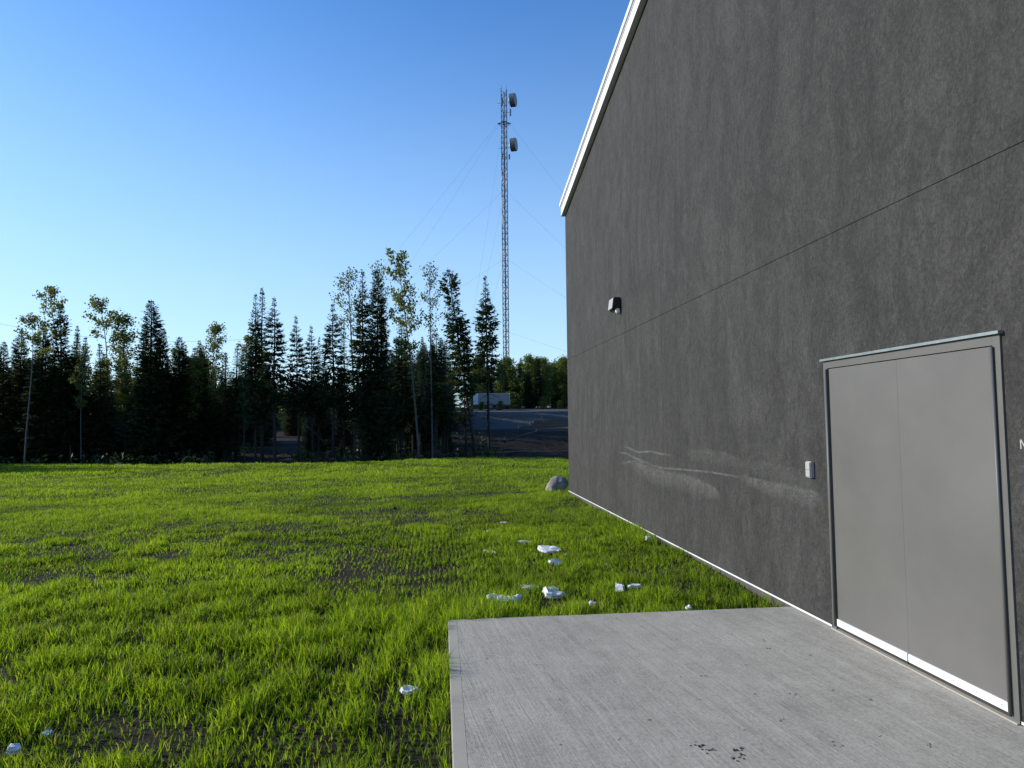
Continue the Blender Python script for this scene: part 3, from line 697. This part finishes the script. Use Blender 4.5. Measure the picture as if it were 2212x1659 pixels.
SP = {'narrow': spruce(1, Rm=.95, cb=.18, dens=1.3, droop=.15, pw=.85), 'club': spruce(2, Rm=1.05, cb=.12, dens=1.7, droop=.1, club=.9, pw=.75),
      'wide': spruce(3, Rm=1.35, cb=.28, dens=1.15, droop=.35, wh=30, pw=.85), 'thin': spruce(4, Rm=.85, cb=.36, dens=.8, droop=.4, sprig=.9, wh=30, pw=.9),
      'dense': spruce(5, Rm=1.3, cb=.06, dens=2.1, droop=.2, pw=.72), 'layer': spruce(6, Rm=1.25, cb=.40, dens=.85, droop=.42, sprig=1.0, wh=20, pw=.9),
      'full': spruce(7, Rm=1.5, cb=.03, dens=2.0, droop=.25, pw=.85), 'high': spruce(8, Rm=1.25, cb=.46, dens=.8, droop=.35, wh=18, pw=.9), 'clubhigh': spruce(9, Rm=1.0, cb=.36, dens=1.2, droop=.15, club=1.0, wh=24, pw=.7)}
AS = {'tall': aspen(11, nbr=18, cb=.52, leaves=19), 'open': aspen(12, nbr=11, cb=.66, leaves=20, Rm=1.2, bend=.5), 'tuft': aspen(13, nbr=9, cb=.74, leaves=24, Rm=1.15, bend=.7),
      'bushy': aspen(14, nbr=22, cb=.42, leaves=24, Rm=1.2, spread=.17), 'pale': aspen(15, nbr=14, cb=.6, leaves=9, Rm=1.2, sz=.10),
      'far': aspen(16, H=7, nbr=26, cb=.04, leaves=30, Rm=1.2, sz=.17, mat='far_leaf', spread=.24), 'far2': aspen(17, H=7, nbr=24, cb=.06, leaves=26, Rm=1.0, sz=.17, mat='far_leaf', spread=.22)}
def plant(src, name, x, y, H, Rr, rz, lean, label, group, cat='tree'):
    z = gz(x, y)-.12; o = empty(name, (x, y, z)); o.rotation_euler = (lean[1], lean[0], 0)
    s = (Rr/src['R'], Rr/src['R'], H/src['H'])
    for nm, me in src['parts']:
        c = bpy.data.objects.new(nm, me); COL.objects.link(c); c.parent = o; c.scale = s; c.rotation_euler = (0, 0, rz)
        if nm == 'dead_branches': c['kind'] = 'stuff'
    tag(o, label, cat, group); return o
rt = random.Random(4)
def tree(kind, var, top, bx, Y, wpx, label, group=None, view=K):
    """top = (x,y) of the tip and bx = x of the foot, both on the 2212 px view; wpx = crown width there"""
    tp = at(top[0]*view, top[1]*view, Y); b = at(bx*view, 424, Y)
    H = (tp.z-gz(b.x, Y)+.1)*(1.035 if kind == 's' else 1.0); Rr = wpx*view/F_PX*Y/2*((1.36 if top[0] < 540 else 1.18) if kind == 's' else 1.1)
    src = (SP if kind == 's' else AS)[var]
    return plant(src, 'spruce_tree' if kind == 's' else 'aspen_tree', b.x, Y, H, Rr, rt.uniform(0, 6.28), (math.atan2(tp.x-b.x, H), 0), label, group or ('spruces at the lawn edge' if kind == 's' else 'aspens at the lawn edge'))
tree('s', 'dense', (8, 748), 8, 35.5, 58, 'dark spruce cut by the left edge of the view')
tree('s', 'dense', (45, 728), 44, 36.5, 62, 'broad dark spruce second from the left edge')
tree('s', 'club', (92, 710), 92, 35, 58, 'dark spruce behind the leftmost pale aspen trunk')
tree('s', 'club', (132, 668), 133, 35.5, 50, 'tall dark spruce with a knobbly club top, left wood')
tree('s', 'thin', (167, 715), 167, 37, 40, 'thin dark spruce right of the club-topped one')
tree('s', 'narrow', (184, 738), 186, 36, 44, 'short dark spruce behind the small yellow aspen')
tree('s', 'narrow', (216, 752), 216, 36, 50, 'short dark spruce left of the round-crowned aspen')
tree('s', 'thin', (310, 715), 308, 37, 44, 'thin spruce just left of the pointed black spruce')
tree('s', 'dense', (326, 662), 328, 35, 84, 'tall pointed black spruce, highest conifer of the left wood')
tree('s', 'dense', (352, 720), 352, 36, 60, 'spruce shouldering the pointed black spruce on its right')
tree('s', 'dense', (388, 738), 388, 36, 64, 'stocky dark spruce left of the loose green tree')
tree('s', 'narrow', (420, 760), 420, 38, 50, 'low dark spruce in front of the loose green tree')
tree('s', 'narrow', (487, 770), 487, 37, 52, 'low dark spruce right of the loose green tree')
tree('s', 'thin', (512, 756), 512, 38, 46, 'thin spruce at the right end of the left wood')
tree('s', 'wide', (552, 648), 553, 33.5, 62, 'spruce at the left of the three tall ones by the dirt track')
tree('s', 'thin', (566, 636), 569, 34.0, 56, 'middle and tallest of the three spruces by the dirt track')
tree('s', 'layer', (592, 655), 594, 33.0, 72, 'right one of the three spruces by the track, with drooping layers')
tree('s', 'layer', (639, 693), 647, 33.5, 56, 'slim spruce standing free right of the three by the track')
tree('s', 'layer', (672, 714), 676, 34, 56, 'short spruce with uneven top in the middle gap')
tree('s', 'thin', (689, 738), 690, 35, 34, 'very small thin spruce in the middle gap')
tree('s', 'layer', (719, 667), 722, 33.5, 72, 'spruce with open layered branches left of the tall middle pair')
tree('s', 'thin', (743, 712), 744, 35, 42, 'thin spruce squeezed behind the layered one')
tree('s', 'wide', (783, 600), 786, 34, 84, 'left one of the tall middle pair of spruces')
tree('s', 'dense', (815, 600), 818, 33.4, 84, 'right one of the tall middle pair, dense and broad')
tree('s', 'wide', (869, 690), 866, 34.5, 70, 'lower spruce left of the tall aspen trunk')
tree('s', 'layer', (943, 730), 940, 34.5, 80, 'lower spruce right of the tall aspen trunk')
tree('s', 'clubhigh', (967, 592), 1030, 36.5, 62, 'leaning spruce with club top, second from the mast')
tree('s', 'high', (1048, 610), 1057, 37.5, 74, 'spruce nearest the mast, with layered branches')
tree('s', 'thin', (1000, 775), 1008, 38, 40, 'thin spruce behind the foot of the leaning one')
tree('a', 'tuft', (70, 688), 56, 33, 62, 'aspen with a small tuft above the dark spruces, pale trunk at left', None)
tree('a', 'open', (140, 622), 157, 35.6, 70, 'tall aspen with a wind-blown open crown in the left wood')
tree('a', 'tuft', (222, 652), 229, 37.6, 70, 'aspen with a tuft bending left, middle of the left wood')
tree('a', 'bushy', (283, 678), 270, 37.8, 76, 'round-crowned aspen left of the pointed black spruce')
tree('a', 'tall', (178, 752), 178, 34.4, 44, 'small bright yellow-green aspen low in the left wood')
tree('a', 'bushy', (452, 698), 452, 38, 60, 'loose green tree rising right of the stocky spruces')
tree('a', 'pale', (755, 588), 768, 36, 90, 'pale sparse aspen left of the tall middle spruces')
tree('a', 'pale', (823, 570), 838, 38, 66, 'pale aspen top showing behind the tall middle spruces')
tree('a', 'tall', (880, 550), 906, 32.6, 82, 'tallest aspen, with a long pale bare trunk')
tree('a', 'pale', (936, 574), 934, 33.6, 74, 'sparse aspen right of the tallest one')
tree('a', 'open', (524, 730), 530, 37, 54, 'small sparse aspen left of the three spruces by the track')
# back rows of the near wood
rb = random.Random(9)
def back(n, x0, x1, y0, y1, h0, h1, label, group, kinds, ok=None):
    k = 0
    while k < n:
        x, y = rb.uniform(x0, x1), rb.uniform(y0, y1)
        if ok and not ok(x, y): continue
        kd, vr = rb.choice(kinds); lb = label % ('dark spruce' if kd == 's' else 'leafy tree')
        src = (SP if kd == 's' else AS)[vr]; H = rb.uniform(h0, h1)
        plant(src, 'spruce_tree' if kd == 's' else 'aspen_tree', x, y, H, src['R']*H/src['H']*rb.uniform(1.0, 1.35), rb.uniform(0, 6.28), (rb.uniform(-.02, .02), 0), lb, group); k += 1
SK = [('s', v) for v in ('narrow', 'dense', 'wide', 'full', 'full', 'thin')]
trackx = lambda y: -9.3-(y-36)*.12
back(78, -34, -11.5, 36.0, 46, 5.0, 7.2, '%s filling the back rows of the left wood', 'back rows of the left wood', SK, lambda x, y: x < trackx(y)-2.2 and x > -.80*y-6)
back(16, -50, -27, 33, 46, 6, 9, '%s filling the back rows of the left wood', 'back rows of the left wood', SK, lambda x, y: x < -.80*y+1)
back(24, -60, -25.5, 31.2, 34.5, 8, 10, '%s filling the back rows of the left wood', 'back rows of the left wood', [('s', 'full'), ('s', 'dense')], lambda x, y: x < -.80*y+.3)
back(34, -6.6, 0.8, 36.5, 47, 4.2, 6.2, '%s in the slender thicket behind the middle trees', 'thicket behind the middle trees', [('s', 'thin'), ('s', 'narrow'), ('s', 'layer'), ('s', 'thin')])
back(26, -26, -1.0, 49, 62, 6.0, 8.5, '%s in the wood beyond the dirt track', 'wood beyond the dirt track', SK+[('a', 'bushy')], lambda x, y: abs(x-trackx(y)) > 2.5)
back(26, -9.5, 1.2, 36.5, 50, 1.4, 3.6, 'small %s of the understorey among the middle trunks', 'understorey among the middle trunks', [('s', 'full'), ('s', 'dense')], lambda x, y: x > trackx(y)+1.2)
back(10, -19, -11.5, 66, 82, 5, 7.5, '%s in the wood beyond the dirt track', 'wood beyond the dirt track', [('s', 'full'), ('s', 'dense')])
back(15, -25, -11, 35.8, 39, 4.2, 6.0, 'small sunlit %s among the dark spruces of the left wood', 'small leafy trees in the left wood', [('a', 'bushy')], lambda x, y: x < trackx(y)-1.0 and x > -.74*y)
FK = [('a', 'far'), ('a', 'far2'), ('s', 'full'), ('s', 'dense'), ('a', 'far2')]
back(14, -5, 1.6, 53, 63, 6.0, 7.5, '%s in the wood beyond the dirt track', 'wood beyond the dirt track', [('s', 'full'), ('s', 'dense')])
back(78, 5.5, 34, 88, 102, 5.2, 8.0, '%s in the far wood behind the gravel pad', 'far wood behind the gravel pad', FK)
back(40, -40, 6.5, 86, 90, 5.0, 6.6, '%s of the distant wood seen between the near trunks', 'distant wood behind the near trees', [('s', 'full'), ('s', 'full'), ('a', 'far')])
back(40, -75, 6.5, 90, 112, 6.0, 8.0, '%s of the distant wood seen between the near trunks', 'distant wood behind the near trees', FK)
# young bushes along the pad
for k, (px, py, h, lb) in enumerate(((1040, 884, 1.1, 'low bush before the wheels of the parked trailer'), (1080, 882, 1.2, 'low bush before the right end of the parked trailer'), (1064, 868, 1.4, 'young bush beside the parked trailer'), (1107, 862, 2.4, 'tall sunlit sapling in front of the far wood'), (1121, 866, 1.5, 'leaning sunlit sapling right of the tall one'), (1172, 868, 1.8, 'young bush before the dark end of the far wood'), (1210, 876, 1.2, 'low bush nearest the building corner in the distance'), (1010, 880, 1.2, 'small bush left of the parked trailer'))):
    Yb = 75.5 if k < 2 else 84; p = at(px*K, py*K, Yb); plant(AS['far2'], 'young_bush', p.x, Yb, h, h*.33, k*1.3, (0.05*(k % 3-1), 0), lb, 'young bushes along the gravel pad', 'bush')

# ------------------------------------------------------------------ brush, logs, timbers
def log(name, p, q, r, label, cat, group, mat='wood_grey', seed=0):
    rs = np.random.RandomState(seed); u = np.linspace(0, 1, 8)
    P = np.outer(1-u, p)+np.outer(u, q)+rs.normal(0, r*.35, (8, 3))*np.array([1, 1, .5]); v, qd = pathtube(P, r*(1-.45*u), 8)
    return tag(link(name, np_mesh(name, v, qd, smooth=True), M[mat]), label, cat, group)
p = at(1090*K, 953*K, 37); q = at(1162*K, 931*K, 41); log('fallen_log', p, q, .075, 'fallen dark log slanting over the dark earth bank', 'log', None, 'bark_spruce', seed=2)
p = at(655*K, 913*K, 35.5); q = at(705*K, 958*K, 35); log('fallen_log', p, q, .05, 'thin dead trunk leaning between the middle trees', 'log', None, seed=3)
p = at(1165*K, 893*K, 47); q = at(1188*K, 931*K, 46); log('bent_sapling', p, q, .03, 'bare bent sapling in front of the gravel bank', 'branch', None, 'bark_spruce', seed=4)
TB = [((1120, 922.5), (1232, 919), 46.0, 'lowest long timber beam lying on the earth bank'), ((1145, 916.5), (1232, 914), 46.6, 'middle timber beam of the pile by the gravel bank'), ((1152, 911), (1232, 909), 47.1, 'topmost short timber beam of the pile'), ((1158, 929.5), (1232, 928), 45.0, 'timber beam lying apart in front of the pile')]
for k, (a, b, Y, lb) in enumerate(TB):
    p = at(a[0]*K, a[1]*K, Y); q = at(b[0]*K, b[1]*K, Y-.2); q = p+(q-p)*1.9; L = (q-p).length
    bm = bmesh.new(); bm_box(bm, (0, -.10, -.09), (L, .10, .09), .012); o = link('timber_beam', bm_mesh('timber_beam', bm), M['wood_grey']); o.location = p; o.rotation_euler = (q-p).to_track_quat('X', 'Z').to_euler()
    tag(o, lb, 'timber', 'timber beams by the gravel bank')
# twigs and litter on the forest floor
rs = np.random.RandomState(21); n = 5200; x = rs.uniform(-26, 12, n); y = edge_y(x)+1.2+rs.uniform(0, 1, n)**1.3*20
az = rs.uniform(0, np.pi, n); ln = rs.gamma(2.2, .16, n); A = np.stack([x, y, ground_z(x, y)+rs.uniform(0, .05, n)], -1)
B = A+np.stack([np.cos(az)*ln, np.sin(az)*ln, ln*rs.normal(.12, .25, n).clip(-.1, 1)], -1); wv = np.stack([0*az, 0*az, rs.uniform(.006, .018, n)], -1)
k = np.arange(n)*4; me = np_mesh('brush_litter', np.stack([A-wv, A+wv, B+wv*.5, B-wv*.5], 1).reshape(-1, 3), np.stack([k, k+1, k+2, k+3], -1))
tag(link('brush_litter', me, M['bark_spruce']), 'twigs and dead branches littering the dark earth under the trees', 'brush', kind='stuff')
# low dark undergrowth between the trunks
n = 26000; x = rs.uniform(-34, 3.5, n); y = edge_y(x)+2.2+rs.uniform(0, 1, n)*16
dn = fbm(x*.5, y*.5, 88, 3); ok = (rs.uniform(0, 1, n) < sstep(.40, .62, dn)) & (np.abs(x-(-9.3-(y-36)*.12)) > 1.8); x, y = x[ok], y[ok]; n = len(x)
hh = rs.uniform(.0, 1, n)**1.6*.8; P = np.stack([x, y, ground_z(x, y)+hh], -1); D = rs.normal(0, 1, (n, 3)); D /= np.linalg.norm(D, axis=1)[:, None]
Wv = np.cross(D, rs.normal(0, 1, (n, 3))); Wv /= np.linalg.norm(Wv, axis=1)[:, None]; l = rs.uniform(.06, .16, n)[:, None]; k = np.arange(n)*4
me = np_mesh('undergrowth', np.stack([P-D*l, P-Wv*l*.5, P+D*l, P+Wv*l*.5], 1).reshape(-1, 3), np.stack([k, k+1, k+2, k+3], -1))
tag(link('undergrowth', me, M['needles']), 'dark low undergrowth between the tree trunks', 'undergrowth', kind='stuff')

# ------------------------------------------------------------------ mast
TY = 120.0; tp = at(503.3, 90.5, TY); TX = at(506.0, 330, TY).x
TZ0 = gz(TX, TY)-.2; TH = tp.z-TZ0; TW = .60             # leg circle radius
mast = empty('lattice_mast', (TX, TY, TZ0)); tag(mast, 'tall guyed lattice mast with two drum dishes', 'mast')
leg_a = [R_(200), R_(320), R_(80)]; LP = [Vector((TW*math.cos(a), TW*math.sin(a), 0)) for a in leg_a]
def zof(ypx): return at(505, ypx, TY).z-TZ0
obands = [(zof((300+1290*.3617)/4), zof((300+1060*.3617)/4)), (zof(262), zof(245)), (zof(300), zof(286))]
def band_mat(z): return 'tower_orange' if any(a <= z <= b for a, b in obands) else 'tower_steel'
bounds = sorted({0.0, TH} | {x for ab in obands for x in ab})
for P in LP:
    for a, b in zip(bounds, bounds[1:]): tube('leg', P+Vector((0, 0, a)), P+Vector((0, 0, b)), .085, M[band_mat((a+b)/2)], mast, n=6)
bms = {'tower_steel': bmesh.new(), 'tower_orange': bmesh.new()}; nseg = int(TH/1.02); dz = TH/nseg
for s in range(nseg):
    z0, z1 = s*dz, (s+1)*dz; bm = bms[band_mat((z0+z1)/2)]
    for j in range(3):
        A, B = LP[j], LP[(j+1) % 3]; up = lambda P, z: P+Vector((0, 0, z))
        bm_tube(bm, up(A, z0), up(B, z0), .040, n=4); bm_tube(bm, up(A, z0) if s % 2 else up(B, z0), up(B, z1) if s % 2 else up(A, z1), .040, n=4)
for k_, bm in bms.items(): link('bracing', bm_mesh('bracing', bm), M[k_], mast)['kind'] = 'stuff'
tube('cable_run', (-.1, -.1, 0), (-.1, -.1, TH*.93), .06, M['rubber'], mast, n=5)
def z5(y): return zof((300+y*.3617)/4)
def x5(x, y): return at((1850+x*.3617)/4, (300+y*.3617)/4, TY).x-TX
for cy, lb in ((295, 'upper drum dish'), (785, 'lower drum dish')):
    zc = z5(cy); xa = x5(520 if cy < 500 else 527, cy); axd = Vector((.93, -.37, 0)).normalized(); r = 1.22
    c0 = Vector((xa+.12, -.55, zc)); bm = bmesh.new(); bm_tube(bm, c0, c0+axd*.95, r, r, 40); d_ = link('drum_dish', bm_mesh('drum_dish', bm), M['dish_dark'], mast); d_['label'] = lb+' on the right of the mast'
    bm = bmesh.new(); bm_tube(bm, c0+axd*.951, c0+axd*1.01, r*.985, r*.95, 40); link('radome', bm_mesh('radome', bm), M['dish_face'], d_)
    bm = bmesh.new(); bm_tube(bm, c0-axd*.25, c0+axd*.01, .5, .9, 16); bm_tube(bm, Vector((.4, .0, zc+.5)), c0-axd*.2+Vector((0, 0, .3)), .07, n=6); bm_tube(bm, Vector((.4, .0, zc-.5)), c0-axd*.2-Vector((0, 0, .3)), .07, n=6)
    link('mount', bm_mesh('mount', bm), M['antenna_white'], d_)
# star-shaped guy bracket
zc = z5(545); bm = bmesh.new()
for a in (R_(185), R_(-20), R_(80)):
    e = Vector((1.25*math.cos(a), 1.25*math.sin(a), zc)); bm_tube(bm, (0, 0, zc+.55), e, .11, .08, 6); bm_tube(bm, (0, 0, zc), e, .10, .08, 6); bm_tube(bm, (0, 0, zc-.9), e, .05, .05, 6)
link('guy_bracket', bm_mesh('guy_bracket', bm), M['tower_steel'], mast)
# head frame with beacon, whips, panels and boxes
zt = TH; bm = bmesh.new()
for P in LP[:2]: bm_tube(bm, P+Vector((0, 0, zt-.1)), P+Vector((0, 0, zt+.9)), .03, n=5)
bm_tube(bm, (-.55, -.2, zt+.3), (-.9, -.2, zt+.3), .03, n=5); link('head_frame', bm_mesh('head_frame', bm), M['tower_steel'], mast)
box('beacon', (-.72, -.35, zt+.25), (-.42, -.05, zt+.62), M['antenna_white'], mast, .04)
for y_, x0_, x1_ in ((318, 380, 440), (812, 388, 445)): tube('whip_antenna', (x5(x1_, y_), 0, z5(y_)), (x5(x0_, y_), 0, z5(y_)), .03, M['dish_dark'], mast, n=5)
for (xa, xb, ya, yb, m_) in ((427, 443, 265, 345, 'dish_dark'), (520, 534, 385, 460, 'dish_face'), (428, 444, 880, 935, 'dish_dark'), (508, 522, 885, 940, 'dish_dark'), (443, 461, 1055, 1069, 'antenna_white'), (427, 447, 1133, 1175, 'antenna_white'), (433, 446, 1080, 1115, 'dish_face'), (434, 446, 1370, 1490, 'antenna_white'), (436, 446, 1560, 1659, 'antenna_white'), (440, 465, 1560, 1575, 'antenna_white')):
    box('panel_antenna', (x5(xa, ya), -.55, z5(yb)), (x5(xb, ya), -.30, z5(ya)), M[m_], mast, .02)
    tube('antenna_bracket', (x5((xa+xb)/2, ya), -.4, (z5(ya)+z5(yb))/2), (0, -.2, (z5(ya)+z5(yb))/2), .03, M['tower_steel'], mast, n=5)
for xa, ya, yb in ((808, 980, 1040), (808, 1090, 1160)):      # lower white whips on the left
    X0 = at((1500+xa*.633)/4, 260, TY).x-TX
    za, zb = zof((950+(ya-950)*.633)/4), zof((950+(yb-950)*.633)/4); box('panel_antenna', (X0-.06, -.5, zb-2), (X0+.06, -.38, za-2), M['antenna_white'], mast, .02); tube('antenna_bracket', (X0, -.44, za-2.5), (-.3, -.1, za-2.5), .03, M['tower_steel'], mast, n=5)
anch = [(R_(-4), 45), (R_(184), 44), (R_(181), 36), (R_(100), 46)]
lev = [(zc, (0, 1, 3)), (zc-.4, (2,)), (zof(415*K), (0, 1, 3)), (zof(561*K), (0, 1, 3)), (zof(718*K), (0, 1))]
for z_, aa in lev:
    for ai in aa:
        a, D_ = anch[ai]; st = Vector((math.cos(a)*(1.2 if z_ > TH*.75 else .5), math.sin(a)*(1.2 if z_ > TH*.75 else .5), z_)); en = Vector((math.cos(a)*D_, math.sin(a)*D_, .4)); u = np.linspace(0, 1, 9)
        P = np.outer(1-u, st)+np.outer(u, en); P[:, 2] -= 1.6*np.sin(np.pi*u)*(z_/50)
        v, q = pathtube(P, .0095+0*u, 4); link('guy_wire', np_mesh('guy_wire', v, q), M['tower_steel'], mast)

# ------------------------------------------------------------------ utility poles and wire (behind the left wood)
poles = []
for px, ty, Y, lb in ((551, 733, 58, 'weathered utility pole half hidden behind the three spruces by the track'), (-60, 690, 62, 'utility pole beyond the left wood')):
    b = at(px*K, 424, Y); t_ = at(px*K, ty*K, Y); z0 = gz(b.x, Y)-.1; o = empty('utility_pole', (b.x, Y, z0)); h = t_.z-z0
    tube('pole', (0, 0, 0), (0, 0, h+.3), .14, M['wood_grey'], o, .10, 10); box('crossarm', (-.9, -.16, h-.25), (.9, -.04, h-.10), M['wood_grey'], o, .01)
    tag(o, lb, 'pole', 'utility poles'); poles.append(Vector((b.x, Y, z0+h)))
u = np.linspace(0, 1, 25); P = np.outer(1-u, poles[1])+np.outer(u, poles[0]); P[:, 2] -= .9*np.sin(np.pi*u); P[:, 1] -= .17
v, q = pathtube(P, .009+0*u, 4); tag(link('utility_wire', np_mesh('utility_wire', v, q), M['rubber']), 'thin dark utility wire sagging behind the left wood', 'wire')

# ------------------------------------------------------------------ trailer and shed in the distance
Y = 78.0; a = at(474*1.0, 405, Y); b = at(509, 405, Y); Lt = (b-a).length; zt_ = at(490, 393.6, Y).z; zb_ = at(490, 407.5, Y).z
tr = empty('cargo_trailer', ((a.x+b.x)/2, Y, gz((a.x+b.x)/2, Y))); z0 = tr.location.z
tag(tr, 'pale box trailer parked at the edge of the far wood', 'trailer')
tr.rotation_euler = (0, 0, R_(14))
lx = Lt/2*.93; hb, ht = max(.55, zb_-z0), zt_-z0
bm = bmesh.new(); bm_box(bm, (-lx, -1.05, hb), (lx, 1.05, ht), .12); link('body', bm_mesh('body', bm), M['trailer_shaded'], tr)
for s in range(7): box('rib', (-lx+.25+s*(2*lx-.5)/6-.02, -1.075, hb+.1), (-lx+.25+s*(2*lx-.5)/6+.02, -1.052, ht-.14), M['trailer_shaded'], tr)
for sx in (-.45, .45):
    w = empty('wheel', (sx, -.95, .36)); w.parent = tr
    bm = bmesh.new(); bm_tube(bm, (0, -.11, 0), (0, .11, 0), .36, n=20); link('tyre', bm_mesh('tyre', bm), M['rubber'], w)
    bm = bmesh.new(); bm_tube(bm, (0, -.125, 0), (0, -.112, 0), .2, n=16); link('rim', bm_mesh('rim', bm), M['dish_dark'], w)
box('chassis', (-lx+.05, -.9, .40), (lx-.05, .9, hb-.003), M['rubber'], tr); tube('drawbar', (lx-.1, 0, .48), (lx+1.2, 0, .45), .06, M['rubber'], tr)
box('sunlit_end_panel', (-lx-.03, -.95, hb+.1), (-lx-.004, .95, ht-.12), M['white_metal'], tr, .01)  # white panel added as the sunlit end of the darkened body
for k in range(4): box('rear_rail', (lx+.004, -.95, hb+.15+k*.36), (lx+.05, .95, hb+.34+k*.36), M['white_metal'], tr, .01)
Y = 74.0; a = at(392, 400, Y); b = at(432, 400, Y); zt_ = at(410, 368, Y).z; xm = (a.x+b.x)/2; z0 = gz(xm, Y); sh = empty('metal_shed', (xm, Y, z0)); hx = (b.x-a.x)/2; h = zt_-z0
tag(sh, 'tall pale blue metal shed hidden behind the middle trees', 'shed')
box('wall', (-hx, 0, -.2), (hx, 6, h-.4), M['shed_blue'], sh); 
bm = bmesh.new(); o_ = [(-hx-.3, h-.395), (hx+.3, h-.395), (0, h+.5)]; aa = [bm.verts.new((x, -.3, z)) for x, z in o_]; bb = [bm.verts.new((x, 6.3, z)) for x, z in o_]
bm.faces.new(aa); bm.faces.new(bb[::-1])
for i_ in range(3): bm.faces.new((aa[i_], bb[i_], bb[(i_+1) % 3], aa[(i_+1) % 3]))
bmesh.ops.recalc_face_normals(bm, faces=bm.faces); part('roof', bm, 'roof_metal', sh)
box('door', (-1.4, -.06, 0), (1.4, -.003, 3.4), M['trailer_shaded'], sh)
for s in range(1, 12): box('rib', (-hx+s*hx/6-.02, -.035, .0), (-hx+s*hx/6+.02, -.002, h-.42), M['shed_blue'], sh) if abs(-hx+s*hx/6) > 1.5 else None
